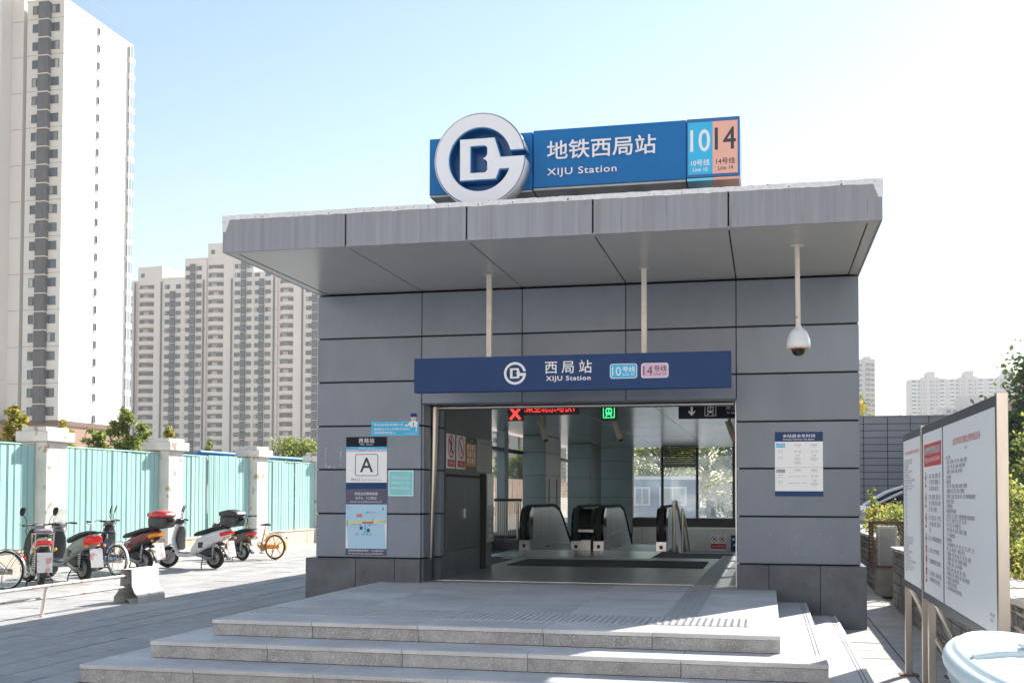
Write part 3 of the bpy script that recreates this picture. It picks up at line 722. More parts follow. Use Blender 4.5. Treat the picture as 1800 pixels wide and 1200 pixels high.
MB().add([(-5.44, YP-.0012, .875), (-5.405, YP-.0012, .875), (-5.43, YP-.0012, 1.18), (-5.44, YP-.0012, 1.18)], [(0,1,2,3)]).add([(-4.875, YP-.0012, .875), (-4.872, YP-.0012, 1.2), (-4.9, YP-.0012, 1.2), (-4.88, YP-.0012, .875)], [(3,2,1,0)]).build('map_road', 'paper', b)
for x0, z0, x1, z1, mm in ((-5.29, 1.285, -5.215, 1.325, 'red'), (-5.21, 1.205, -5.06, 1.225, 'red_ink'), (-5.178, 1.08, -5.162, 1.205, 'cyan'), (-5.245, 1.12, -5.205, 1.165, 'dark_letter'), (-5.145, 1.09, -5.105, 1.135, 'dark_letter'), (-5.25, 1.175, -5.222, 1.2, 'cyan'), (-5.12, 1.175, -5.095, 1.2, 'cyan'), (-5.155, 1.335, -5.13, 1.36, 'cyan'), (-5.205, 1.05, -5.18, 1.075, 'cyan'), (-5.155, 1.05, -5.13, 1.075, 'cyan'), (-5.42, 1.17, -5.414, 1.24, 'dark_letter'), (-5.066, 1.2, -5.06, 1.265, 'dark_letter'), (-4.93, 1.38, -4.915, 1.41, 'dark_letter')):
    MB().box(x0, YP-.003, z0, x1, YP-.0016, z1).build('map_mark', mm, b)
for s_, x, z in (('西北口', -5.28, 1.292), ('东北出入口', -5.125, 1.338), ('西南出入口', -5.36, 1.178), ('东南出入口', -5.09, 1.178), ('西南口', -5.31, 1.052), ('东南口', -5.125, 1.052), ('丰台北路', -4.97, 1.225), ('万丰路', -5.43, 1.405), ('北', -4.935, 1.42)):
    text(s_, b, 'white' if z == 1.292 else 'ink_mid', h=.02, P=(x, YP, z), d=.0035)
c = plate('parking_ban_notice', 'small turquoise notice beside the letter A sign', 'notice', -4.853, 1.562, -4.503, 1.905, 'teal')
shape([(-4.848, 1.567), (-4.508, 1.567), (-4.508, 1.90), (-4.848, 1.90)], [[(-4.838, 1.577), (-4.518, 1.577), (-4.518, 1.89), (-4.838, 1.89)]], FY(YP), .001, .002, 'border', 'paper', c)
for k, s_ in enumerate(('地铁出入口禁止', '停放自行车，如', '有丢失请自负。')): text(s_, c, 'paper', h=.034, w=.25, P=(-4.81, YP, 1.79-.068*k), d=.002)
d = thing('mask_poster', 'bright blue poster with a cut-out officer figure near the doorway', 'poster', (-4.77, YF, 2.36))
MB().box(-5.093, YF-.006, 2.36, -4.437, YF-.0005, 2.545).build('board', 'cyan', d)
shape([(-5.088, 2.364), (-4.442, 2.364), (-4.442, 2.541), (-5.088, 2.541)], [[(-5.083, 2.369), (-4.447, 2.369), (-4.447, 2.536), (-5.083, 2.536)]], FY(YF-.006), .001, .0015, 'border', 'cyan_light', d)
for k, (s_, w_) in enumerate((('乘坐地铁请全程佩戴口罩', .40), ('请您配合工作人员采取分流进站', .49), ('保持距离有序进入。', .30))): text(s_, d, 'white_letter', h=.031, w=w_, P=(-5.055, YF-.006, 2.488-(.058 if k == 1 else .105 if k == 2 else 0)), d=.002, fat=.015)
text('北京地铁运营有限公司', d, 'white_letter', h=.013, w=.16, P=(-4.64, YF-.006, 2.378), d=.002)
for pts, mm, dd in (([(-4.56, 2.47), (-4.46, 2.47), (-4.455, 2.535), (-4.49, 2.55), (-4.53, 2.55), (-4.565, 2.535)], 'white', .003), (circ(-4.51, 2.585, .038, 16), 'salmon', .004), ([(-4.55, 2.60), (-4.468, 2.60), (-4.462, 2.635), (-4.485, 2.65), (-4.535, 2.65), (-4.556, 2.635)], 'navy', .005), ([(-4.535, 2.556), (-4.485, 2.556), (-4.488, 2.585), (-4.532, 2.585)], 'cyan_light', .0055), ([(-4.56, 2.535), (-4.555, 2.505), (-4.61, 2.475), (-4.635, 2.497), (-4.625, 2.503), (-4.6, 2.497)], 'white', .0035), ([(-4.515, 2.475), (-4.505, 2.475), (-4.503, 2.53), (-4.517, 2.53)], 'dark_letter', .0042), ([(-4.478, 2.40), (-4.47, 2.40), (-4.462, 2.47), (-4.475, 2.47)], 'white', .0035)):
    shape(pts, [], FY(YF-.006), .0, dd, 'figure_print', mm, d)
t = plate('timetable_sign', 'white first and last train timetable with navy bands on the right wing', 'sign', .098, 1.578, .662, 2.357, 'paper')
band(t, .098, 2.24, .662, 2.357, 'navy'); band(t, .098, 1.578, .662, 1.64, 'navy'); band(t, .098, 1.925, .662, 1.928, 'ink_mid')
text('本站首末车时间', t, 'white_letter', h=.042, w=.38, P=(.38, YP, 2.288), align='c', d=.002, fat=.015); text('First/Last Train from This Station', t, 'white_letter', h=.02, w=.37, P=(.38, YP, 2.258), align='c', d=.002, fat=.015)
band(t, .113, 2.168, .218, 2.22, 'cyan'); text('10号线', t, 'white_letter', h=.036, w=.095, P=(.118, YP, 2.176), d=.003); band(t, .113, 1.86, .218, 1.908, 'lilac'); text('14号线', t, 'navy_dark', h=.036, w=.095, P=(.118, YP, 1.866), d=.003)
for s_, x, z, hh in (('往六里桥', .365, 2.19, .018), ('To Liuliqiao', .365, 2.172, .009), ('往首经贸', .56, 2.19, .018), ('To Shoujingmao', .56, 2.172, .009), ('首  车', .165, 2.12, .018), ('First Train', .165, 2.10, .009), ('末  车', .165, 2.04, .018), ('Last Train', .165, 2.02, .009), ('05 : 08', .365, 2.11, .02), ('05 : 12', .56, 2.11, .02), ('全  程', .365, 2.065, .016), ('22 : 08', .365, 2.046, .011), ('至车道沟', .365, 2.02, .016), ('22 : 53', .365, 2.002, .011), ('至首经贸站', .365, 1.976, .016), ('23 : 19', .365, 1.958, .011), ('全  程', .56, 2.065, .016), ('22 : 16', .56, 2.046, .011), ('至宋家庄站', .56, 2.02, .016), ('22 : 57', .56, 2.002, .011), ('往张郭庄', .365, 1.885, .018), ('往善各庄', .56, 1.885, .018), ('To Shangezhuang', .56, 1.868, .009), ('首  车', .165, 1.825, .018), ('First Train', .165, 1.805, .009), ('末  车', .165, 1.745, .018), ('Last Train', .165, 1.725, .009), ('— — —', .365, 1.815, .004), ('— — —', .365, 1.735, .004), ('05 : 40', .56, 1.81, .02), ('全  程', .56, 1.765, .016), ('22 : 10', .56, 1.746, .011), ('至北京南站', .56, 1.72, .016), ('22 : 50', .56, 1.70, .011)):
    text(s_, t, 'ink_mid' if hh < .015 else 'ink', h=hh, P=(x, YP, z), align='c', d=.002, res=1)
# scuffs on the right wing panels: thin flakes of lost paint
rv = random.Random(5); sc = MB()
for cx, cz, n in ((.35, 1.10, 46), (.36, 1.42, 22), (-5.7, 2.0, 34), (-5.62, 1.42, 26), (.75, .86, 12)):
    for _ in range(n):
        x, z = rv.gauss(cx, .2), rv.gauss(cz, .1); l, a = rv.uniform(.004, .035) if rv.random() < .25 else rv.uniform(.002, .009), rv.uniform(-1.9, -1.1)
        if not (XJ[0]+.03 < x < -5.46 or .0 < x < 1.05) or any(abs(z-q) < .03 for q in ZJ) or z < .78: continue
        dx, dz, tt = l*math.cos(a), l*math.sin(a), .0022
        sc.add([(x, YF-.0012, z), (x+tt, YF-.0012, z), (x+dx+tt, YF-.0012, z+dz), (x+dx, YF-.0012, z+dz)], [(3,2,1,0)])
for k in range(70):   # ghost outline of a torn-off notice on the left wing
    s_ = rv.random(); side = rv.choice((0, 0, 1, 1, 2, 2, 2)); x, z = {0: (-5.74, 1.95+.27*s_), 1: (-5.53, 1.95+.27*s_), 2: (-5.74+.21*s_, 1.945)}[side]
    x += rv.gauss(0, .006); z += rv.gauss(0, .006); q = rv.uniform(.003, .011)
    sc.add([(x, YF-.0012, z), (x+q, YF-.0012, z), (x+q*.8, YF-.0012, z+q*1.4), (x, YF-.0012, z+q)], [(0,1,2,3)])
sc.build('paint_scuffs', 'clad_scuff', sb, kind='stuff')
# ================================================================== high-rise blocks
def winmesh(wd, ht, panes, glass='win_glass', depth=.12, sill=True):
    f = MB(); t = .09
    f.box(-wd/2, -depth, 0, wd/2, 0, t, 0).box(-wd/2, -depth, ht-t, wd/2, 0, ht, 0).box(-wd/2, -depth, t, -wd/2+t, 0, ht-t, 0).box(wd/2-t, -depth, t, wd/2, 0, ht-t, 0)
    for k in range(1, panes): x = -wd/2 + wd*k/panes; f.box(x-.035, -depth, t, x+.035, 0, ht-t, 0)
    if sill: f.box(-wd/2-.06, -depth-.1, -.08, wd/2+.06, 0, -.002, 2)
    f.box(-wd/2+t, -.05, t, wd/2-t, -.01, ht-t, 1)
    return f.mesh('window', ['win_frame', glass, 'tower_pink'])
def pane_part(o, x, z, wd, ht, m='curtain'): MB()
# ---- near white tower on the left
T = thing('white_tower', 'tall white apartment tower at the left edge with a dark louvre strip up its corner', 'apartment tower', (-120, 172, -.05))
zr = 83.0
T0 = MB(); T0.box(-119.7, 161, 13.4, -112.8, 181.5, zr).box(-119.7, 164.5, 13.4, -120.6, 181.5, zr)
T0.build('wall', 'tower_white', T)
MB().box(-122.8, 161.3, 13.4, -120.62, 181, zr+2).build('wall', 'tower_white', T); MB().box(-142, 158.6, 13.4, -122.82, 181, zr+4).build('wall', 'tower_white', T)
MB().box(-119.75, 160.95, -.05, -112.75, 181.55, 12.6).box(-142.1, 158.5, -.05, -119.77, 181.05, 12.6).build('base_storeys', 'tower_brown', T)
MB().box(-119.95, 160.75, 12.6, -112.5, 181.75, 13.0).box(-119.85, 160.85, 13.0, -112.6, 181.65, 13.395).box(-142.2, 158.3, 12.62, -119.97, 181, 13.39).build('string_course', 'tower_brown_dark', T)
MB().box(-119.8, 160.9, zr, -112.7, 181.6, zr+.35).build('parapet', 'tower_white', T)
wl, wr, ws, wsm = winmesh(1.55, 1.5, 2), winmesh(1.45, 1.5, 2), winmesh(.62, 1.3, 1), winmesh(.75, 1.5, 1)
rv = random.Random(11); pz = 3.03
cur = MB().box(-.32, -.062, .1, .32, -.052, 1.4).mesh('curtain', 'curtain')
fanm = MB().lathe([(.28, 0), (.28, .05), (.2, .06), (.0, .06)], 12, (0, -.22, .42), 'y').box(-.42, -.2, .05, .42, .1, .8).mesh('air_conditioner', 'curtain')
for k in range(-1, 22):
    z = 17.9 + pz*k - .75
    o = link('window', wl, T, at((-117.85, 161, z), T)); o2 = link('window', wr, T, at((-114.35, 161, z), T))
    if k >= 0:
        for q, s_ in ((o, .4), (o2, .38)):
            if rv.random() < .4: link('curtain', cur, q, (rv.choice((-s_, s_)), 0, 0))
    c = MB().box(-117.02, 160.15, z-1.0, -115.15, 161, z+1.82).build('louvre_panel', 'louvre', T)
    MB().box(-117.10, 160.0, z+1.84, -115.07, 161, z+1.98).build('floor_slab', 'tower_white', T)
    if rv.random() < .5: MB().box(-116.5, 160.08, z-.8, -115.7, 160.149, z-.1).build('air_conditioner', 'pipe_dark', c)
    link('window', wsm, T, at((-120.15, 164.5, z), T))
    if k >= 0:
        link('window', ws, T, at((-112.8, 170.75, z+.1), T), (0, 0, R(90)))
        MB().box(-112.79, 180.0, z-1.1, -112.45, 181.7, z-.05).build('bay_apron', 'tower_white', T)
        MB().box(-112.79, 180.1, z, -112.5, 181.6, z+1.9).build('bay_window', 'bay_glass', T)
        MB().box(-112.55, 180.05, z-.05, -112.46, 180.17, z+2).box(-112.54, 181.0, z-.05, -112.47, 181.1, z+2).build('bay_frame', 'white', T)
    else: link('window', ws, T, at((-112.74, 170.75, z-.6), T), (0, 0, R(90)))
for k in range(0, 12):
    zz = 13.4 + 6.06*(k+1)
    MB().box(-119.72, 160.955, zz, -112.78, 160.99, zz+.07).box(-112.79, 161, zz, -112.765, 181.5, zz+.06).build('wall_joint', 'tower_joint', T)
    MB().box(-122.7, 161.25, zz, -120.7, 161.29, zz+.07).box(-141, 158.55, zz, -123, 158.59, zz+.07).build('wall_joint', 'tower_joint', T)
# ---- row of three pinkish towers further back
wf1, wf2 = winmesh(1.75, 1.5, 2, 'win_glass'), winmesh(1.95, 1.5, 2, 'win_glass')
def bal_mesh(wd):
    m = MB(); n = 10; out = [(-wd/2 + wd*i/n, -.55 - .95*math.sin(math.pi*i/n)) for i in range(n+1)]
    def slab(z0, z1, d, mi):
        V = [(x, min(y + d, -.02), z) for z in (z0, z1) for x, y in out]; k = n+1
        F = [(i, i+1, k+i+1, k+i) for i in range(n)]
        V += [(-wd/2, 0, z0), (wd/2, 0, z0), (-wd/2, 0, z1), (wd/2, 0, z1)]
        F += [tuple([2*k] + [2*k+1] + list(range(n, -1, -1))), tuple(list(range(k, 2*k)) + [2*k+3, 2*k+2]), (2*k, 0, k, 2*k+2), (n, 2*k+1, 2*k+3, 2*k-1)]
        m.add(V, F, mi)
    slab(0, 1.15, 0, 0); slab(1.15, 1.25, -.08, 0)
    return m.mesh('balcony', ['tower_pink'])
balm = {}
recess = {}
Yb = 338
def midtower(name, label, segs, core, bal, strips, cols):
    t = thing(name, label, 'apartment tower', ((segs[0][0]+segs[-1][1])/2, 350, -.05), 'apartment towers in a row behind the fence')
    for x0, x1, zt in segs: MB().box(x0, Yb, -.05, x1-.02, Yb+16, zt).build('wall', 'tower_pink', t); MB().box(x0-.1, Yb-.15, zt+.002, x1+.08, Yb+16.1, zt+.5).build('parapet', 'tower_pink', t)
    x0, x1, zt = core; MB().box(x0+.01, Yb+.9, -.05, x1-.03, Yb+15, zt).build('core_tower', 'tower_pink', t)
    MB().box(bal[1]+.02, Yb-.1, -.05, x1-.05, Yb+.88, zt-.02).build('wall', 'tower_pink', t)
    MB().box((x0+1.2), Yb+.8, zt-3.6, x0+2.5, Yb+.88, zt-2.2).build('window', 'win_glass', t)
    wd = bal[1]-bal[0]; xc = (bal[0]+bal[1])/2
    bm = balm.setdefault(round(wd, 1), bal_mesh(wd))
    for k in range(22):
        z = 70.6 - 2.93*k + (2.93*2 if core[2] > 82 else 0) - 1.7
        if z < 3: break
        b = link('balcony', bm, t, at((xc, Yb+.88, z), t))
        rc = MB().box(-wd/2+.1, -.06, 1.0, wd/2-.1, -.005, 2.75, 0).mesh('recess', 'pipe_dark') if round(wd, 1) not in recess else recess[round(wd, 1)]
        recess[round(wd, 1)] = rc; link('recess', rc, b, (0, 0, 0))
        w_ = recess.setdefault('w', MB().box(-1.3, -.14, 1.3, .5, -.065, 2.4).mesh('glazing', 'curtain')); link('glazing', w_, b, (rv.uniform(-.5, .3), 0, 0))
    for x in strips: MB().box(x-.28, Yb-.35, -.05, x+.28, Yb-.16, 72.5).build('downpipe', 'pipe_dark', t)
    for c0, c1, ztop, ws_ in cols:
        k = 0
        while True:
            z = 76.46 - 2.93*k; k += 1
            if z < 8: break
            if z > ztop + 2: continue
            for wx, wm in ws_:
                o = link('window', wm, t, at((wx, Yb, z-.75), t))
                if rv.random() < .35: link('curtain', cur, o, (rv.choice((-.5, .5)), 0, 0))
            if z < ztop:
                MB().box(c0, Yb-.8, z-1.40, c1, Yb-.02, z+1.35).build('louvre_panel', 'louvre', t)
                MB().box(c0-.06, Yb-.9, z+1.37, c1+.06, Yb-.02, z+1.50).build('floor_slab', 'white', t)
    for k in range(12):
        zz = 67.6 - 5.86*k
        for x0, x1, zt in segs: MB().box(x0+.05, Yb-.03, zz, x1-.07, Yb-.005, zz+.12).build('wall_joint', 'tower_joint', t)
midtower('pink_tower', 'pinkish tower with rounded balconies just right of the white tower', [(-216, -207.6, 72.7), (-197.9, -189.6, 73.3)], (-207.6, -197.9, 77.9), (-206.9, -200.9), (-207.9, -198.1),
    [(-214.5, -212.9, 69, [(-210.1, wf1)]), (-194.7, -193.0, 69.2, [(-196.0, wf1), (-191.9, wf1)])])
midtower('pink_tower', 'tallest pinkish tower with rounded balconies in the middle of the row behind the fence', [(-189.55, -181.7, 79.4), (-171.9, -164.6, 79.0)], (-181.7, -171.9, 84.8), (-181.4, -175.4), (-182.6, -172.4),
    [(-187.4, -185.7, 78.2, [(-188.4, wf1), (-184.4, wf2)]), (-168.9, -167.3, 78.2, [(-170.4, wf2), (-166.2, wf1)])])
midtower('pink_tower', 'pinkish balconied tower half hidden behind the left end of the station canopy', [(-164.55, -156.2, 74.0), (-147.0, -136, 73.5)], (-156.2, -147.0, 78.0), (-155.6, -150.5), (-157.3, -147.3),
    [(-162.4, -160.8, 72.8, [(-163.3, wf1), (-159.5, wf2)]), (-143.7, -142.0, 72.8, [(-145.1, wf2), (-140.6, wf1)])])
midtower('pink_tower', 'pale tower glimpsed through the left windows of the station hall', [(-96, -84.2, 74.0), (-74.4, -60, 73.5)], (-84.1, -74.5, 78.0), (-83.6, -78), (-84.6, -74.9),
    [(-92, -90.5, 72.8, [(-93.5, wf1), (-88.5, wf2)]), (-70, -68.4, 72.8, [(-72, wf2), (-66, wf1)])])
# ---- far hazy towers on the right
wfar = MB().box(-.9, -.10, 0, .9, 0, 1.5, 0).mesh('window', 'win_far'); wfar2 = MB().box(-1.5, -.10, 0, 1.5, 0, 1.9, 0).mesh('window', 'win_far'); wfar3 = MB().box(-.45, -.1, 0, .45, 0, 1.2).mesh('window', 'win_far')
def fartower(name, label, Y, blocks, wins, ztop, pitch, rows, group=None):
    t = thing(name, label, 'apartment tower', ((blocks[0][0]+blocks[-1][1])/2, Y+8, -.05), group)
    for x0, x1, yo, zt in blocks: MB().box(x0, Y+yo, -.05, x1-.03, Y+16, zt).build('wall', 'tower_far', t)
    for k in range(rows):
        for x, yo, wm in wins: link('window', wm, t, at((x, Y+yo, ztop - pitch*k), t))
    return t
t = fartower('far_tower', 'slim hazy tower beside the right edge of the station wall', 690, [(49, 62.8, 0, 81.8), (56.2, 60.4, -.6, 83.2)], [(54.5, 0, wfar), (58.6, -.6, wfar2), (61.4, 0, wfar)], 77.5, 2.99, 16)
for k in range(16): MB().box(56.6, 688.6, 76.6-2.99*k, 60.2, 689.38, 77.5-2.99*k).build('balcony', 'tower_far', t)
X0 = 105
blk = [(105, 114.5, 1, 88.7), (114.5, 118, .3, 90.2), (118, 132, -1.0, 94.2)]
def castle(x0, label):
    t = fartower('far_tower', label, 890, [(x0, x0+9.5, 1, 88.9), (x0+9.52, x0+13, .2, 90.3), (x0+13.02, x0+19, -1, 94.3), (x0+19.02, x0+22, .2, 90.3), (x0+22.02, x0+27.1, 1, 89.2)],
        [(x0+4.2, 1, wfar2), (x0+7.8, 1, wfar), (x0+11.2, .2, wfar3), (x0+16.2, -1, wfar), (x0+18.0, -1, wfar3), (x0+20.4, .2, wfar3), (x0+24.2, 1, wfar2)], 86.2, 2.93, 15, 'hazy crenellated towers far beyond the grey block')
    for dx in (13.2, 15.2, 17.0, 18.6): MB().box(x0+dx-.25, 889, 94.32, x0+dx+.25, 890, 95.6).build('pinnacle', 'tower_far', t)
    for k in range(15):
        for dx in (4.2, 24.2): MB().box(x0+dx-1.7, 890.2, 85.2-2.93*k, x0+dx+1.7, 890.88, 86.0-2.93*k).build('balcony', 'white', t)
castle(105, 'leftmost hazy crenellated tower above the grey panelled block'); castle(132.2, 'middle hazy crenellated tower beyond the notice board'); castle(159.4, 'hazy crenellated tower beside the crown of the green tree')
t = fartower('far_block', 'low cream block in front of the hazy towers above the notice board', 500, [(72.6, 79.8, 0, 38.6), (79.82, 87.5, 1, 43.2)], [(75, 0, wfar), (77.6, 0, wfar), (82, 1, wfar), (85.5, 1, wfar)], 36, 2.9, 8)
# small gabled house behind the trees on the right
hs = thing('gabled_house', 'house with a sloping red brown roof edge at the far right behind the tree', 'house', (22, 78, -.05))
MB().box(18.0, 75.3, -.05, 34, 90, 7.0).build('wall', 'tower_white', hs)
MB().prism([(16.3, 7.0), (16.5, 7.0), (22.8, 14.6), (34.5, 14.6), (34.5, 14.3), (22.9, 14.3), (17.3, 7.2)], lambda u, v, d: (u, d, v), 74.6, 90.4).build('roof', 'roof_tile', hs)
MB().prism([(18.0, 7.9), (34, 7.02), (34, 14.28), (23.1, 14.28)], lambda u, v, d: (u, d, v), 75.3, 90).build('gable', 'tower_white', hs)
# ---- unseen pale block added behind the camera; bounces sunlight onto the shaded front
ob = thing('bounce_block', 'unseen pale block with windows, added behind the camera to bounce sunlight onto the station front', 'building', (0, -50, -.05))
MB().box(-75, -62, -.05, 70, -46, 26).build('wall', 'tower_white', ob)
MB().box(-75.3, -62.3, 26.002, 70.3, -45.7, 26.6).build('parapet', 'tower_white', ob)
wob = winmesh(1.8, 1.5, 2)
for k in range(8):
    for i in range(29): link('window', wob, ob, at((-72.5+5*i, -46, 1.5+3.0*k), ob), (0, 0, R(180)))
# ---- grey panelled block behind the parked cars
gb = thing('grey_block', 'low windowless block clad in grey horizontal panels behind the parked cars', 'building', (9, 44, -.05))
MB().box(1.3, 40.03, -.05, 16, 48, 4.2).build('core', 'joint', gb)
gx = [1.3, 2.45, 3.247, 4.03, 4.77, 5.37, 6.17, 6.97, 7.77, 8.57, 9.37]
for a, b in zip(gx, gx[1:]):
    for k in range(18):
        MB().box(a+.012, 40, 4.03-.235*k, b-.012, 40.028, 4.245-.235*k, c=.004).build('cladding_panel', 'clad_block', gb)
for k in range(5): MB().box(16.002, 40.03+1.6*k, 0, 16.03, 41.6+1.6*k, 4.245, c=.004).build('cladding_panel', 'clad_block', gb)
MB().box(1.28, 39.97, 4.25, 16.02, 48.02, 4.30).build('coping', 'clad_block', gb)

# ================================================================== fence on the left
FXp = -14.2
fn = thing('site_fence', 'pale turquoise corrugated metal fence between peeling plaster pillars behind the parked bikes', 'fence', (FXp, 25, -.05))
MB().box(FXp-.30, 12, -.05, FXp-.02, 41, .43).build('base_wall', 'wall_base', fn)
MB().box(FXp-.32, 12, .43, FXp+.0, 41, .475).build('base_coping', 'wall_base', fn)
def sheet(y0, y1, zt, pitch, x=FXp-.10, m='fence_sheet', z0=.475):
    """box-profile sheet: wide flats with narrow grooves"""
    mb = MB(); n = max(1, round((y1-y0)/pitch)); p = (y1-y0)/n; P = [(0, y0)]
    for k in range(n):
        a = y0 + p*k; j = random.uniform(-.01, .01)
        P += [(j, a+p*.04), (j, a+p*.78), (-.035, a+p*.83), (-.035, a+p*.94), (0, a+p*.985)]
    P.append((0, y1))
    V = [(x+a, b, z) for z in (z0, zt) for a, b in P] + [(x+a-.012, b, z) for z in (z0, zt) for a, b in P]; q = len(P); F = []
    for i in range(q-1): F += [(i, i+1, q+i+1, q+i), (2*q+i, 3*q+i, 3*q+i+1, 2*q+i+1), (q+i, q+i+1, 3*q+i+1, 3*q+i)]
    mb.add(V, F); o = mb.build('sheet_panel', m, fn); return o
def fpillar(y0, y1):
    p = MB().box(FXp-.42, y0, -.05, FXp+.13, y1, 2.62, c=.012).build('pillar', 'plaster', fn)
    MB().box(FXp-.50, y0-.12, 2.622, FXp+.23, y1+.12, 2.83, c=.015).box(FXp-.42, y0-.03, 2.832, FXp+.14, y1+.03, 2.92, c=.012).build('cap', 'plaster', p)
pil = [(15.0, 15.6), (19.72, 20.42), (24.42, 25.12), (29.22, 29.92), (33.95, 34.65), (38.6, 39.3)]
for a, b in pil: fpillar(a, b)
for (a, b), (c, d) in zip(pil, pil[1:]):
    y = b+.02; ks = 5
    for k in range(ks):
        y0, y1 = b+.02+(c-b-.04)*k/ks, b+.02+(c-b-.04)*(k+1)/ks
        fine = abs(b-25.12) < .1 and k in (2, 3)
        sheet(y0, y1-.004, 2.53+random.uniform(-.012, .012)+(.06 if fine else 0), .075 if fine else .20, FXp-.10+(.03 if fine else 0)+random.uniform(-.012, .012))
    MB().box(FXp-.16, b+.02, 2.545, FXp-.09, c-.02, 2.575).build('top_rail', 'fence_sheet', fn)
rf = thing('rusty_fence', 'rust streaked sheet metal fence seen through the left windows of the station', 'fence', (-14.2, 70, -.05))
fn2 = fn; fn = rf
MB().box(FXp-.3, 41.2, -.05, FXp-.02, 110, .43).build('base_wall', 'wall_base', rf)
for k in range(24): sheet(41.3+2.85*k, 41.3+2.85*k+2.84, 2.45, .3, m='fence_rust')
fn = fn2
hb = thing('site_hut', 'building site hut with a blue roof edge showing above the fence', 'hut', (-16.2, 32, 0))
MB().box(-17.5, 27.8, -.05, -15.4, 31.0, 2.50).build('wall', 'white', hb); MB().box(-17.6, 27.5, 2.5, -14.95, 31.2, 2.62).build('roof_edge', 'white', hb); MB().tube([(-14.93, 27.5, 2.71), (-14.93, 31.2, 2.71)], .045, 8).box(-17.6, 27.5, 2.63, -14.98, 31.2, 2.69).build('roof', 'blue_pipe', hb)
tag(MB().tube([(-15.2, 32.4, 2.72), (-15.2, 36.5, 2.74)], .05, 8).tube([(-15.2, 32.5, -.05), (-15.2, 32.5, 2.7)], .03, 6).tube([(-15.2, 36.3, -.05), (-15.2, 36.3, 2.7)], .03, 6).build('pipe_frame', 'blue_pipe'), 'blue pipe frame standing behind the fence near the station wall', 'pipe')

# concrete barrier with its two rails
jb = thing('concrete_barrier', 'short white concrete barrier block standing on the paving', 'barrier', (-9.09, 15.05, 0))
pr = [(-.195, 0), (-.195, .09), (-.135, .16), (-.095, .26), (-.088, .49), (.088, .49), (.095, .26), (.135, .16), (.195, .09), (.195, 0), (.07, 0), (.045, .045), (0, .06), (-.045, .045), (-.07, 0)]
shape(pr, [], lambda u, v, d: (-9.06+u, 14.58+d, v), 0, .74, 'block', 'concrete_white', jb)
shape(pr, [], lambda u, v, d: (-9.06-u, 15.32+d, v), 0, 0, 'block_end', 'concrete_white', jb)
for z in (.24, .40): MB().tube([(-9.06, 14.578, z+.02), (-9.06, 14.54, z+.02), (-9.06, 14.54, z-.03), (-9.06, 14.578, z-.03)], .012, 6).build('hook', 'rust', jb)
rl = thing('rail_barrier', 'pair of low white pipe rails tied to the concrete barrier at the left', 'railing', (-9.1, 12.4, 0))
MB().tube([(-9.04, 14.52, .40), (-9.06, 13.0, .40), (-9.02, 11.8, .40), (-9.0, 10.9, .40)], .022, 8).build('rail', 'pipe_white', rl)
MB().tube([(-9.04, 14.52, .24), (-9.12, 13.2, .23), (-9.17, 12.0, .24), (-9.17, 10.9, .24)], .020, 8).build('rail', 'pipe_white', rl)
MB().tube([(-9.07, 12.75, .40), (-9.13, 12.75, .005)], .022, 8).box(-9.19, 12.69, 0, -9.07, 12.81, .008).build('post', 'pipe_white', rl)
# ================================================================== two-wheelers (built at the origin: rear wheel at 0, front along +x)
def begin(name, label, cat, group='bikes and scooters parked along the fence'):
    return thing(name, label, cat, (0, 0, 0), group)
def steer(t, parts, x0, ang, after=None):
    M_ = Matrix.Translation((x0, 0, 0)) @ Matrix.Rotation(R(ang), 4, 'Z') @ Matrix.Translation((-x0, 0, 0))
    def go(o):
        o.data.transform(M_)
        for c in o.children: go(c)
    for c in t.children:
        n = c.name.split('.')[0]
        if n in parts or (n == 'wheel' and sum(v.co.x for v in c.data.vertices)/len(c.data.vertices) > .6): go(c)
def put(o, x, y, deg, z=0): o.location = (x, y, z); o.rotation_euler = (0, 0, R(deg)); ORG[o.name] = Vector((0, 0, 0))
def sc_wheel(t, x, r=.215, w_=.05, hub=.09, rim='alloy'):
    wh = MB().torus((x, 0, r), r-w_, w_, 'y', 26, 8, 0, .95).build('wheel', 'black_rubber', t)
    m = MB().lathe([(r-.085, -.03), (r-.075, -.045), (r-.095, -.045), (hub+.02, -.035), (hub, -.05), (.03, -.06), (.03, .06), (hub, .05), (hub+.02, .035), (r-.095, .045), (r-.075, .045), (r-.085, .03)], 20, (x, 0, r), 'y')
    m.build('rim', rim, wh); return wh
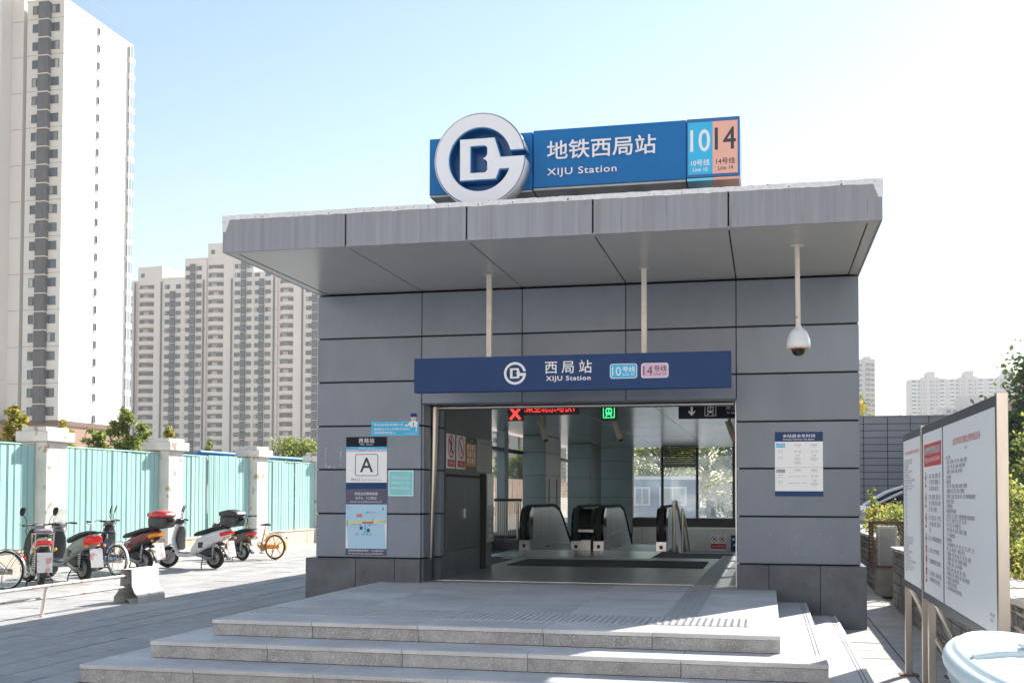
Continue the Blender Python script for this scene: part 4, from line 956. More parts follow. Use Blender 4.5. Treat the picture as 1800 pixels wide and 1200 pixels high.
def scooter(label, body='scooter_white', side='scooter_white', seat='seat_black', tail='tail_red', topbox=None, windshield=False, lid=None, mud='black_plastic', mirrors=2, shield_in='charcoal', cargo=False, low=False, shield=None, cowl=None, turn=38):
    t = begin('electric_scooter', label, 'scooter'); L_ = 1.24
    sc_wheel(t, 0, .23); sc_wheel(t, L_, .23)
    # rear body, seat, floor, leg shield
    MB().path([(-.42, .80), (-.34, .78), (-.10, .70), (.16, .60), (.36, .50), (.50, .38), (.58, .31)], [.05, .11, .14, .155, .155, .14, .12], [.05, .085, .12, .145, .14, .10, .05], 16, 2.8).build('body', body, t)
    MB().path([(-.36, .69), (-.12, .62), (.14, .51), (.30, .41), (.40, .33)], [.07, .125, .165, .165, .13], [.035, .06, .085, .08, .03], 14, 2.6).build('side_cover', side, t)
    for e in (-1, 1): MB().box(.20, e*.150, .43, .33, e*.162, .56, c=.01).build('panel', 'charcoal', t)
    MB().path([(-.34, .865), (-.22, .88), (0, .845), (.2, .785), (.42, .735), (.54, .70)], [.07, .12, .14, .145, .12, .06], [.025, .04, .045, .05, .05, .03], 14, 2.6).build('seat', seat, t)
    MB().path([(.50, .30), (.7, .27), (.9, .275), (1.0, .33)], [.13, .15, .15, .13], [.045, .05, .05, .045], 14, 4).build('footboard', side, t)
    MB().path([(.48, .335), (.7, .325), (.92, .335)], [.125, .14, .12], [.006, .006, .006], 8, 4).build('foot_mat', 'charcoal', t)
    MB().path([(.93, .30), (1.0, .42), (1.03, .60), (1.0, .78), (.965, .93)], [.12, .17, .19, .16, .10], [.05, .055, .055, .05, .04], 16, 2.6).build('leg_shield', shield or body, t)
    MB().path([(.92, .40), (.955, .60), (.935, .76), (.92, .88)], [.11, .145, .13, .07], [.02, .025, .025, .02], 14, 3).build('inner_shield', shield_in, t)
    MB().path([(.90, .98), (.96, 1.0), (1.04, .985), (1.10, .93)], [.07, .12, .12, .06], [.04, .06, .065, .04], 14, 2.4).build('handlebar_cowl', cowl or body, t)
    MB().lathe([(.0, .03), (.05, .025), (.06, 0), (.055, -.03)], 14, (1.10, 0, .955), 'x').build('headlight', 'chrome', t)
    hb_ = MB().tube([(.86, -.34, 1.02), (.93, -.2, 1.03), (.96, 0, 1.02), (.93, .2, 1.03), (.86, .34, 1.02)], .014, 8).build('handlebar', 'black_plastic', t)
    for e in (-1, 1):
        MB().tube([(.91, e*.235, 1.03), (.855, e*.35, 1.02)], .019, 8).build('grip', 'black_rubber', hb_)
        MB().tube([(.92, e*.215, 1.05), (1.0, e*.34, 1.03)], .006, 5).build('brake_lever', 'alloy', hb_)
        if mirrors:
            q = MB().tube([(.95, e*.20, 1.03), (.96, e*.24, 1.14), (.93, e*.30, 1.22)], .007, 6).build('mirror_stem', 'black_plastic', hb_)
            MB().path([(.95, 1.19), (.935, 1.24), (.915, 1.30), (.90, 1.335)], [.03, .05, .055, .03], [.010, .014, .012, .006], 12, 2.4, y0=e*.315).build('mirror', 'black_plastic', t)
    MB().path([(1.0, .44), (1.12, .50), (1.26, .475), (1.40, .40), (1.46, .30)], [.05, .075, .08, .075, .05], [.02, .025, .025, .025, .015], 12, 2.4).build('front_fender', shield or body, t)
    MB().tube([(1.04, .07, .62), (L_, .085, .215)], .02, 8).tube([(1.04, -.07, .62), (L_, -.085, .215)], .02, 8).build('front_fork', 'alloy', t)
    # rear: swing arm, dampers, mudguard, lamps, plate
    MB().tube([(.36, .10, .30), (.12, .11, .22), (0, .10, .215)], [.05, .045, .03], 8).tube([(.36, -.10, .30), (0, -.10, .215)], .028, 8).build('swing_arm', 'alloy', t)
    for e in (-1, 1):
        s_ = MB().tube([(-.02, e*.115, .24), (-.06, e*.115, .56)], .016, 8).build('damper', 'alloy', t); m = MB()
        for k in range(6): m.torus((-.024-.006*k, e*.115, .32+.035*k), .030, .008, 'z', 12, 6)
        m.build('spring', 'chrome', s_)
    MB().path([(-.14, .46), (-.26, .42), (-.34, .30), (-.37, .20)], [.07, .075, .075, .07], [.008, .008, .008, .008], 8, 3).build('mudguard', mud, t)
    pz = MB().add([(-.40, -.12, .60), (-.40, .12, .60), (-.47, .12, .27), (-.47, -.12, .27), (-.394, -.12, .60), (-.394, .12, .60), (-.464, .12, .27), (-.464, -.12, .27)], [(0,1,2,3),(7,6,5,4),(0,4,5,1),(2,6,7,3),(1,5,6,2),(0,3,7,4)]).build('number_plate', 'plate_white', t)
    MB().path([(-.445, .775), (-.38, .765), (-.24, .73)], [.09, .135, .158], [.045, .085, .09] if windshield else [.03, .045, .05], 12, 3).build('tail_light', tail, t)
    for e in (-1, 1): MB().lathe([(0, -.03), (.025, -.02), (.03, .01), (0, .03)], 10, (-.38, e*.17, .65), 'x').build('indicator', 'amber', t)
    MB().tube([(.26, .08, .26), (.20, .20, .10), (.18, .22, .006)], .012, 6).tube([(.26, -.08, .26), (.20, -.20, .10), (.18, -.22, .006)], .012, 6).tube([(.20, .2, .10), (.20, -.2, .10)], .01, 6).build('stand', 'black_plastic', t)
    MB().box(.02, -.13, .24, .44, .13, .44, c=.04).build('motor_housing', 'black_plastic', t)
    MB().path([(-.20, .52), (-.05, .56), (.12, .52), (.2, .40)], [.08, .09, .09, .08], [.03, .04, .04, .03], 10, 3).build('inner_fender', 'black_plastic', t)
    for k, e in enumerate((-1, 1)): MB().tube([(.90, e*.12, 1.02), (.99, e*.16, .92), (1.0, e*.10, .74), (1.05, e*.06, .60)], .006, 5).build('cable', 'black_rubber', t)
    MB().tube([(.40, -.15, .25), (.05, -.19, .24), (-.28, -.18, .30)], [.02, .04, .045], 10).build('silencer', 'charcoal', t)
    rk = MB().tube([(-.10, .14, .84), (-.30, .14, .88), (-.48, .10, .90), (-.53, 0, .90), (-.48, -.10, .90), (-.30, -.14, .88), (-.10, -.14, .84)], .012, 6).build('rack', 'black_plastic', t)
    if topbox:
        b = MB().path([(-.66, 1.02), (-.645, 1.02), (-.46, 1.015), (-.26, 1.02), (-.24, 1.02)], [.15, .17, .19, .17, .14], [.08, .115, .12, .115, .08], 18, 4).build('top_box', 'charcoal', t)
        MB().path([(-.68, 1.145), (-.66, 1.16), (-.46, 1.175), (-.24, 1.16), (-.215, 1.145)], [.15, .18, .20, .18, .14], [.02, .055, .085, .06, .02], 18, 3.2).build('box_lid', lid, b)
        MB().box(-.705, -.05, 1.02, -.655, .05, 1.08, c=.004).build('box_lock', 'black_gloss', b)
        MB().tube([(-.30, .1, .88), (-.42, .08, .90), (-.52, .08, .92)], .012, 6).tube([(-.30, -.1, .88), (-.42, -.08, .90), (-.52, -.08, .92)], .012, 6).build('bracket', 'black_plastic', b)
    if windshield:
        m = MB(); V = []
        for z, yy, x in ((.98, .13, 1.10), (1.10, .19, 1.07), (1.22, .17, 1.01), (1.29, .08, .97)):
            for k in range(7): a = -1 + k/3; V.append((x - .06*a*a, yy*a, z))
        for r in range(3):
            for k in range(6): b = r*7+k; m.f.append((b, b+1, b+8, b+7)); m.m.append(0); m.sm.append(True)
        m.v += V; m.build('windshield', 'windscreen', t)
    if cargo:
        MB().tube([(-.44, .14, .92), (.05, .15, .90), (.10, .14, .60)], .011, 6).tube([(-.44, -.14, .92), (.05, -.15, .90), (.10, -.14, .60)], .011, 6).tube([(-.44, .14, .92), (-.44, -.14, .92)], .011, 6).tube([(-.42, .14, .92), (-.20, .13, .30)], .010, 6).tube([(-.42, -.14, .92), (-.20, -.13, .30)], .010, 6).build('carrier', 'scooter_cream', t)
        MB().path([(-.52, .95), (-.3, .955), (-.1, .955), (.02, .94)], [.10, .14, .14, .10], [.02, .035, .035, .02], 12, 3).build('blanket', 'mauve', t)
    steer(t, ('handlebar_cowl', 'headlight', 'handlebar', 'mirror', 'front_fender', 'front_fork', 'windshield'), 1.06, turn)
    return t
def bicycle(label, frame='bike_blue', rr=.31, tyre='black_rubber', rimm='chrome', basket=False, solid=False, ape=False, fender='chrome', turn=25):
    t = begin('bicycle', label, 'bicycle'); L_ = 1.02
    for x in (0, L_):
        w_ = MB().torus((x, 0, rr), rr-.018, .018, 'y', 36, 8).build('wheel', tyre, t)
        MB().torus((x, 0, rr), rr-.042, .012, 'y', 36, 6, 0, 1.2).lathe([(.02, -.05), (.03, -.04), (.03, .04), (.02, .05)], 10, (x, 0, rr), 'y').build('rim', rimm, w_)
        m = MB(); n = 5 if solid else 18
        for k in range(n):
            a = 2*math.pi*k/n; m.tube([(x+.03*math.cos(a), .02*(-1)**k, rr+.03*math.sin(a)), (x+(rr-.045)*math.cos(a+.12), 0, rr+(rr-.045)*math.sin(a+.12))], .014 if solid else .0022, 5)
        m.build('spokes', rimm, w_)
        pts = [(x + (rr+.025)*math.cos(R(a)), rr + (rr+.025)*math.sin(R(a))) for a in range(25 if x == 0 else 40, 200 if x == 0 else 150, 12)]
        MB().path(pts, [.028]*len(pts), [.006]*len(pts), 8, 3).build('fender', fender, t)
    bb, st_, hd, hd2 = (.42, .27), (.30, .72), (.86, .80), (.90, .62)
    m = MB(); tb = lambda a, b, r, y0=0, y1=0: m.tube([(a[0], y0, a[1]), (b[0], y1, b[1])], r, 8)
    tb(bb, st_, .017); tb(bb, hd2, .02 if not ape else .035); tb((.33, .60), (.872, .74), .016) if not ape else None; tb(hd, hd2, .022)
    for e in (-1, 1): tb(bb, (0, rr), .010, e*.03, e*.06); tb((.32, .62), (0, rr), .008, e*.02, e*.06)
    m.build('frame', frame, t)
    m = MB(); 
    for e in (-1, 1): m.tube([(.905, e*.04, .62), (.94, e*.05, .5), (L_, e*.055, rr)], .012, 6)
    m.build('fork', frame, t)
    hz = 1.03
    hb_ = MB().tube([(.86, 0, .80), (.84, 0, .98)], .013, 8).tube([(.72, -.28, hz), (.82, -.22, hz+.02), (.87, -.06, .99), (.84, 0, .98), (.87, .06, .99), (.82, .22, hz+.02), (.72, .28, hz)], .011, 8).build('handlebar', 'chrome' if not ape else 'black_plastic', t)
    for e in (-1, 1): MB().tube([(.78, e*.245, hz+.01), (.68, e*.295, hz-.002)], .017, 8).build('grip', 'black_rubber', hb_)
    MB().path([(.16, .825), (.22, .84), (.32, .83), (.43, .825)], [.05, .085, .06, .02], [.02, .03, .025, .015], 12, 2.2).build('saddle', 'seat_black', t)
    MB().tube([(.30, 0, .70), (.285, 0, .82)], .012, 8).build('seat_post', 'chrome', t)
    cr = MB().lathe([(.0, -.004), (.085, -.004), (.09, 0), (.085, .004), (0, .004)], 18, (.42, -.06, .27), 'y').tube([(.42, -.09, .27), (.50, -.10, .14)], .010, 6).tube([(.42, .07, .27), (.34, .08, .40)], .010, 6).build('crank', 'alloy', t)
    MB().box(.45, -.19, .128, .55, -.10, .15, c=.005).build('pedal', 'black_plastic', cr); MB().box(.29, .09, .39, .39, .18, .412, c=.005).build('pedal', 'black_plastic', cr)
    MB().path([(-.06, .30), (.1, .30), (.44, .30), (.50, .27)], [.012]*4, [.05, .05, .075, .05], 8, 3, y0=-.075).build('chain_guard', fender if not ape else frame, t)
    MB().tube([(.02, .07, .29), (-.02, .16, .006)], .008, 6).build('stand', 'alloy', t)
    MB().tube([(.05, .06, .66), (-.30, .06, .66), (-.30, -.06, .66), (.05, -.06, .66)], .007, 6).tube([(-.25, .06, .66), (0, .06, rr)], .006, 5).tube([(-.25, -.06, .66), (0, -.06, rr)], .006, 5).build('rack', 'alloy', t)
    MB().box(-.345, -.025, .50, -.325, .025, .55, c=.005).build('reflector', 'tail_red', t)
    if basket:
        b = MB(); 
        for z, s_ in ((.68, .85), (.78, .95), (.90, 1.05)):
            b.tube([(.93, -.13*s_, z), (1.16, -.13*s_, z), (1.16, .13*s_, z), (.93, .13*s_, z)], .004, 4, closed=True)
        for k in range(8): y = -.12+.034*k; b.tube([(1.155, y, .68), (1.16, y*1.1, .90)], .003, 4)
        b.build('basket', 'charcoal', t)
    steer(t, ('fork', 'handlebar', 'basket'), .90, turn)
    return t
put(bicycle('dull grey bicycle cut off by the left edge of the photo', 'bike_grey', .325, fender='bike_grey'), -12.14, 16.02, 182)
put(bicycle('grey bicycle with only its handlebar showing at the far left', 'bike_grey', .31), -12.75, 14.6, 155)
put(scooter('cream and black moped with a mauve blanket on its rear carrier and two raised mirrors', 'scooter_cream', 'black_plastic', 'seat_green', cargo=True, shield='black_plastic', cowl='scooter_grey', turn=25), -12.01, 16.75, 132)
put(scooter('grey scooter with red tail panel and a clear windshield', 'scooter_grey', 'scooter_grey', 'seat_green', tail='tail_red', windshield=True, mirrors=0, shield='scooter_grey', turn=30), -12.04, 18.02, 152)
put(bicycle('blue bicycle with pale rear mudguard between the red tailed and the maroon scooter', 'bike_blue', .30, fender='white'), -12.18, 19.28, 160)
put(scooter('maroon scooter with amber tail lamps and a red topped box behind its seat', 'maroon', 'maroon', 'seat_green', tail='amber', topbox=True, lid='red_plastic', body='black_plastic') if 0 else scooter('dark maroon scooter with amber tail lamp and a red lidded box behind the seat', 'maroon', 'black_plastic', 'seat_green', tail='amber', topbox=True, lid='red_plastic', shield='black_plastic', cowl='scooter_grey'), -12.25, 20.36, 166)
put(scooter('white scooter on its stand with a big black top box', 'scooter_white', 'scooter_white', 'seat_black', topbox=True, lid='charcoal', cowl='charcoal', turn=45), -11.38, 21.68, 167)
mp_ = scooter('small brown moped between the white scooter and the yellow bicycle', 'moped_brown', 'moped_brown', 'seat_black', mirrors=0); put(mp_, -12.15, 24.5, 165); mp_.scale = (.84, .84, .84)
put(bicycle('yellow shared bicycle with black handlebar near the station corner', 'bike_yellow', .30, rimm='bike_yellow', solid=True, ape=True, fender='bike_yellow'), -11.6, 25.1, 168)

# ================================================================== escalators inside
def escalator(label, x0, x1, console):
    t = thing('escalator', label, 'escalator', ((x0+x1)/2, 22.5, .446), 'escalators inside the hall')
    Y0, zf, r = 22.40, .452, .43
    zc = zf + .03 + r
    def prof(rr, y_end=4.2):
        P = [(Y0 + r + rr*math.cos(R(a)), zc + rr*math.sin(R(a))) for a in range(250, 89, -10)]
        P += [(Y0+3.3, zc+rr), (Y0+3.9, zc+rr-.10), (Y0+4.5, zc+rr-.40), (Y0+10.5, zc+rr-.40-6*.577)]
        return P
    for x in (x0, x1):
        b = MB(); P = prof(r-.05); lo = [(Y0+10.5, zc+r-.45-3.46-.72), (Y0+4.2, zc+r-.95-.2), (Y0+3.0, zf+.16), (Y0+.35, zf+.16)]
        b.prism(P + lo, lambda u, v, d: (x+d, u, v), -.022, .022)
        b = b.build('balustrade', 'esc_steel', t)
        for yy in (Y0+.75, Y0+1.7, Y0+2.7): MB().box(x-.024, yy, zf+.2, x+.024, yy+.012, zc+r-.08).build('joint', 'steel_dark', b)
        H = prof(r); m = MB(); rings = []
        pts = [Vector((x, a, c)) for a, c in H]
        for i, p in enumerate(pts):
            q = (pts[min(i+1, len(pts)-1)] - pts[max(i-1, 0)]).normalized(); nrm = Vector((0, -q.z, q.y))
            rings.append([p + Vector((.052*math.cos(k), 0, 0)) + nrm*(.03*math.sin(k)) for k in [2*math.pi*j/10 for j in range(10)]])
        m.ring(rings); m.build('handrail', 'black_rubber', t)
        nw = MB(); C = [(Y0 + r + (r-.02)*math.cos(R(a)), zc + (r-.02)*math.sin(R(a))) for a in range(265, 80, -8)]
        nw.prism(C + [(Y0+r+.05, zc-.1)], lambda u, v, d: (x+d, u, v), -.10, .10).build('newel_cap', 'black_gloss', t)
        sk = MB().prism([(Y0+.30, zf), (Y0+.30, zf+.26), (Y0+3.0, zf+.30), (Y0+4.2, zf+.05), (Y0+10.4, zf-3.6), (Y0+10.4, zf-4.4), (Y0+4.0, zf-.6), (Y0+3.2, zf)], lambda u, v, d: (x+d, u, v), -.085, .085).build('skirt', 'esc_steel', t)
        MB().box(x-.11, Y0+.02, zf, x+.11, Y0+.34, zf+.20, c=.008).build('inlet_box', 'steel', t)
        MB().box(x-.03, Y0+.010, zf+.05, x+.03, Y0+.019, zf+.12).build('handrail_inlet', 'joint', t)
        MB().lathe([(.022, 0), (.018, .008)], 10, (x+.02, Y0+.0, zc-.05), 'y').build('stop_button', 'led_red' if 0 else 'red', t)
    MB().box(x0+.09, Y0+.2, zf-.02, x1-.09, Y0+1.5, zf+.006).build('comb_plate', 'steel_dark', t)
    m = MB()
    for k in range(18):
        y = Y0+1.5+.36*k; z = zf-.02 - max(0, k-5)*.21
        m.box(x0+.09, y, z-.3, x1-.09, y+.355, z)
    m.build('steps', 'steel_dark', t)
    if console:
        c = MB(); C = [(Y0 + r + (r-.045)*math.cos(R(a)), zc + (r-.045)*math.sin(R(a))) for a in range(265, 80, -8)]
        c.prism(C + [(Y0+2.2, zc+r-.045), (Y0+2.2, zf+.2), (Y0+r+.05, zf+.1)], lambda u, v, d: (x1+.2+d, u, v), -.088, .088).build('console', 'black_gloss', t)
        MB().box(x1+.10, Y0+.05, zf, x1+.30, Y0+.32, zf+.22, c=.008).build('inlet_box', 'steel', t)
        MB().box(x1+.02, Y0+.0, zc-.085, x1+.36, Y0+.02, zc-.03, c=.004).build('console_band', 'steel', t)
        MB().box(x1+.16, Y0+.45, zc+r-.02, x1+.25, Y0+.55, zc+r+.05, c=.01).build('sensor', 'black_plastic', t)
    return t
escalator('left escalator of the hall beside the balustered railing', -4.86, -3.78, True)
escalator('middle escalator between the double black newel and the stair handrail', -3.32, -2.06, False)
rr_ = thing('railing', 'low railing of thin balusters at the left end of the hall', 'railing', (-5.2, 22.7, .45))
MB().box(-5.58, 22.62, .446, -5.02, 22.9, .66).build('kerb', 'plinth', rr_)
MB().tube([(-5.57, 22.76, 1.47), (-4.98, 22.76, 1.47)], .03, 10).build('top_rail', 'mullion', rr_); MB().tube([(-5.57, 22.76, .72), (-5.0, 22.76, .72)], .018, 8).build('bottom_rail', 'steel_dark', rr_)
for k in range(13): MB().tube([(-5.55+.045*k, 22.76, .73), (-5.55+.045*k, 22.76, 1.445)], .010, 6).build('baluster', 'steel_warm', rr_)
MB().tube([(-5.06, 22.72, .45), (-5.06, 22.72, 1.45)], .026, 8).build('post', 'steel_warm', rr_)
sh = thing('stair_handrail', 'slim steel handrail posts at the top of the stairs beside the right escalator newel', 'handrail', (-1.7, 22.9, .45))
MB().tube([(-1.82, 22.62, .447), (-1.82, 22.62, 1.46)], .034, 8).build('post', 'steel_warm', sh)
MB().tube([(-1.66, 22.75, .447), (-1.66, 22.75, 1.30)], .028, 8).build('post', 'steel_warm', sh)
MB().tube([(-1.82, 22.6, 1.46), (-1.80, 22.9, 1.45), (-1.76, 24.1, .9), (-1.76, 28, -1.2)], .028, 8).build('rail', 'steel_warm', sh)
MB().tube([(-1.66, 22.75, 1.30), (-1.64, 23.0, 1.15), (-1.62, 24.2, .45), (-1.62, 27, -1.1)], .022, 8).build('rail', 'steel_warm', sh)

# ---- hanging displays, signs and cameras in the hall
led = thing('led_sign', 'black hanging display with a red cross and a line of red characters', 'display', (-2.95, 15, 2.7))
MB().box(-3.49, 15.0, 2.605, -3.265, 15.09, 2.93, c=.004).build('case', 'black_plastic', led); MB().box(-3.263, 15.01, 2.682, -2.49, 15.08, 2.95, c=.004).build('case', 'black_plastic', led)
X_ = MB()
for e in (-1, 1):
    a = Vector((-3.378-.070*e, 0, 2.625)); b = Vector((-3.378+.070*e, 0, 2.782)); dd = (b-a).normalized(); nn = Vector((dd.z, 0, -dd.x))*.017
    X_.add([(p.x, 14.997-.001*(e+1)/2, p.z) for p in (a-nn, a+nn, b+nn, b-nn)], [(0,1,2,3)])
X_.build('cross', 'led_red', led)
text('!乘坐北京地铁1', led, 'led_red', h=.135, w=.70, P=(-3.255, 15.01, 2.715), d=.002, res=1)
MB().tube([(-3.2, 15.05, 2.9), (-3.2, 15.05, 2.97)], .015, 6).tube([(-2.6, 15.05, 2.9), (-2.6, 15.05, 2.97)], .015, 6).build('hanger', 'steel', led)
gs = thing('train_sign', 'square black display with a green train symbol', 'display', (-2.08, 15, 2.6))
MB().box(-2.195, 15.0, 2.595, -1.965, 15.09, 2.815, c=.004).build('case', 'black_plastic', gs); MB().tube([(-2.08, 15.05, 2.8), (-2.08, 15.05, 2.97)], .015, 6).build('hanger', 'steel', gs)
def train(o, cx, cz, s, y, m, frame=True):
    F = lambda u, v, d: (cx+u*s, y-d, cz+v*s)
    if frame: shape(rrect(-1, -1, 1, 1, .15), [rrect(-.9, -.9, .9, .9, .1)], F, .001, .0015, 'symbol', m, o)
    shape(rrect(-.55, -.45, .55, .72, .3), [rrect(-.42, -.02, -.05, .45, .08), rrect(.05, -.02, .42, .45, .08), rrect(-.3, .52, .3, .6, .03), rrect(-.42, -.3, -.2, -.15, .05), rrect(.2, -.3, .42, -.15, .05)], F, .001, .0015, 'symbol', m, o)
    shape([(-.45, -.5), (-.28, -.5), (-.42, -.78), (-.6, -.78)], [], F, .001, .0015, 'symbol', m, o); shape([(.45, -.5), (.28, -.5), (.42, -.78), (.6, -.78)], [], F, .001, .0015, 'symbol', m, o)
train(gs, -2.08, 2.705, .078, 15.0, 'led_green')
ds = thing('direction_sign', 'dark hanging direction sign with a white down arrow and train symbol', 'sign', (-.75, 15, 2.6))
MB().box(-1.145, 15.0, 2.605, -.35, 15.08, 2.815, c=.004).build('board', 'navy_dark', ds); MB().tube([(-1.0, 15.04, 2.8), (-1.0, 15.04, 2.97)], .012, 6).tube([(-.5, 15.04, 2.8), (-.5, 15.04, 2.97)], .012, 6).build('hanger', 'steel', ds)
shape([(-.985, 2.79), (-.955, 2.79), (-.955, 2.69), (-.925, 2.715), (-.925, 2.69), (-.97, 2.64), (-1.015, 2.69), (-1.015, 2.715), (-.985, 2.69)], [], lambda u, v, d: (u, 15.0-d, v), .001, .0015, 'arrow', 'white', ds)
train(ds, -.725, 2.71, .075, 15.0, 'white')
text('乘坐地铁', ds, 'white', h=.075, P=(-.525, 15.0, 2.715)); text('To Subway', ds, 'white', h=.036, P=(-.515, 15.0, 2.655))
def bullet(label, x, y, z):
    c = thing('bullet_camera', label, 'camera', (x, y, z+.3), 'bullet cameras on the ceiling')
    MB().lathe([(.05, .43), (.05, .46)], 12, (x, y, z), 'z').tube([(x, y, z+.45), (x, y, z+.22)], .022, 8).box(x-.03, y-.03, z+.16, x+.03, y+.03, z+.24, c=.005).build('bracket', 'cam_cream', c)
    MB().tube([(x-.02, y-.06, z+.24), (x+.09, y-.12, z-.06)], [.045, .045], 14).build('housing', 'cam_cream', c)
    MB().tube([(x+.091, y-.121, z-.062), (x+.097, y-.124, z-.078)], [.038, .036], 14).build('lens', 'black_gloss', c)
bullet('cream bullet camera below the red cross display', -3.33, 16.6, 2.47); bullet('cream bullet camera below the green train display', -2.20, 16.6, 2.47); bullet('cream bullet camera under the direction sign', -.53, 16.6, 2.42)
# notices on the dark side wall (facing into the hall)
def wplate(name, label, y0, y1, z0, z1, m, cat='notice'):
    o = thing(name, label, cat, (-4.30, (y0+y1)/2, z0)); MB().box(-4.297, y0, z0, -4.285, y1, z1, c=.002).build('board', m, o); return o
FX = lambda yc, zc, s: (lambda u, v, d: (-4.285+d, yc+u*s, zc+v*s))
for (y0, y1, lab, kind) in ((14.76, 15.17, 'white no animals sign nearest the doorway on the dark side wall', 0), (15.27, 15.72, 'white no smoking sign second from the doorway on the dark side wall', 1)):
    o = wplate('prohibition_sign', lab, y0, y1, 1.95, 2.43, 'paper'); yc = (y0+y1)/2
    shape(circ(0, 0, 1, 28), [circ(0, 0, .84, 28)], FX(yc, 2.255, .16), .001, .002, 'ban_ring', 'red_ink', o)
    if kind == 0:
        for k in range(2): shape([(-.35, -.55), (-.25, -.1), (-.3, .3), (-.1, .45), (.1, .45), (.3, .3), (.25, -.1), (.35, -.55), (.15, -.55), (0, -.15), (-.15, -.55)] if k == 0 else circ(0, .58, .16, 12), [], FX(yc, 2.255, .16), .001, .0018, 'pictogram', 'dark_letter', o)
    else: shape([(-.6, .42), (.2, -.5), (.45, -.3), (-.4, .6)], [], FX(yc, 2.255, .16), .001, .0018, 'pictogram', 'dark_letter', o)
    shape([(-.78, .55), (-.62, .72), (.75, -.58), (.6, -.75)], [], FX(yc, 2.255, .16), .002, .003, 'ban_bar', 'red_ink', o)
    MB().box(-4.2848, y0+.03, 1.975, -4.283, y1-.03, 2.07).build('colour_band', 'red', o)
    text('禁止携带宠物' if kind == 0 else '禁止吸烟', o, 'white_letter', h=.04, P=(-4.283, yc, 2.005), face='+X', align='c', d=.001)
o = wplate('symbol_board', 'orange board with rows of white round symbols on the dark side wall', 15.80, 16.32, 2.0, 2.42, 'orange')
MB().box(-4.2848, 15.80, 2.34, -4.283, 16.32, 2.42).build('colour_band', 'dark_letter', o); text('禁止携带', o, 'white', h=.035, P=(-4.283, 16.06, 2.36), face='+X', align='c', d=.001)
for r in range(3):
    for c in range(4): shape(circ(0, 0, .046, 14), [circ(0, 0, .028, 10)] if (r+c) % 2 else [], FX(15.87+.125*c, 2.285-.10*r, 1), .001, .002, 'symbol', 'white', o)
o = wplate('rules_board', 'large pale text board beyond the orange board on the dark side wall', 16.40, 17.36, 1.93, 2.44, 'sign_grey')
text('北京市轨道交通乘客守则', o, 'ink', h=.05, P=(-4.285, 16.88, 2.35), face='+X', align='c')
for k in range(8): text(('一、乘客须遵守本守则并服从工作人员管理', '二、请勿携带易燃易爆等危险物品进站乘车', '三、请在安全线内候车先下后上依次乘车')[k % 3], o, 'ink_mid', h=.022, P=(-4.285, 16.47, 2.28-.042*k), face='+X', res=1)
# notices on the pale stairwell wall
o = thing('ban_notice', 'white notice with red prohibition rings on the pale wall above the stairs', 'notice', (-1.35, 32.99, .2))
MB().box(-1.60, 32.975, -.05, -1.15, 32.992, .42, c=.003).build('board', 'paper', o)
for x in (-1.49, -1.27): shape(circ(x, .30, .085, 20), [circ(x, .30, .068, 20)], lambda u, v, d: (u, 32.975-d, v), .001, .002, 'ban_ring', 'red_ink', o); shape([(x-.06, .355), (x-.05, .365), (x+.06, .25), (x+.05, .24)], [], lambda u, v, d: (u, 32.975-d, v), .001, .002, 'ban_bar', 'red_ink', o); shape(circ(x, .30, .035, 8), [], lambda u, v, d: (u, 32.975-d, v), .001, .0015, 'pictogram', 'dark_letter', o)
MB().box(-1.59, 32.972, .02, -1.16, 32.9748, .17).build('colour_band', 'red', o); text('禁止倚靠攀爬', o, 'white', h=.05, w=.34, P=(-1.375, 32.972, .07), align='c')
o = thing('safety_notice', 'navy safety notice beside the red ring notice on the pale wall', 'notice', (-.75, 32.99, .2))
MB().box(-1.02, 32.975, -.05, -.50, 32.992, .42, c=.003).build('board', 'navy', o)
text('安全提示', o, 'white_letter', h=.075, P=(-.72, 32.975, .26), align='c'); text('请扶好站稳', o, 'white_letter', h=.075, w=.42, P=(-.76, 32.975, .10), align='c'); shape(circ(-.95, .3, .04, 10), [], lambda u, v, d: (u, 32.975-d, v), .001, .002, 'pictogram', 'white', o)
# ================================================================== right side: notice boards
nb = thing('notice_board', 'double panel notice board with a red heading on steel legs beside the path', 'notice board', (1.2, 7.8, 0))
na = thing('notice_board', 'narrow single panel notice board on steel legs, the one nearer the station wall', 'notice board', (1.2, 10, 0))
BX = 1.196
def board(o, y0, y1, panels, endpost):
    MB().box(BX+.012, y0, .80, BX+.05, y1, 2.14).build('back_panel', 'steel', o)
    fr = MB(); fr.box(BX, y0, 2.075, BX+.05, y1, 2.135, c=.002); fr = fr.build('frame', 'frame_grey', o)
    MB().box(BX, y0, .79, BX+.05, y1, .845, c=.002).build('frame', 'frame_grey', o)
    for y in endpost: MB().box(BX+.001, y-.018, .846, BX+.05, y+.018, 2.074, c=.002).build('frame', 'frame_grey', o)
    for a, b in panels: MB().box(BX+.003, a, .846, BX+.011, b, 2.074).build('sheet', 'paper', o)
board(nb, 6.385, 9.30, ((6.42, 8.255), (8.275, 9.28)), (6.402, 8.265, 9.29))
MB().box(BX-.002, 6.355, .78, BX+.055, 6.383, 2.145, c=.002).build('end_post', 'steel_warm', nb)
board(na, 9.40, 10.60, ((9.42, 10.56),), (9.41, 10.58))
MB().box(BX-.004, 9.335, .0, BX+.056, 9.395, 2.15, c=.003).build('post', 'steel_warm', na)
def strut(o, y, z0, foot, z1):
    MB().tube([(BX+.045, y, z0), (foot, y-.05, z1)], .026, 4).build('brace', 'steel_warm', o)
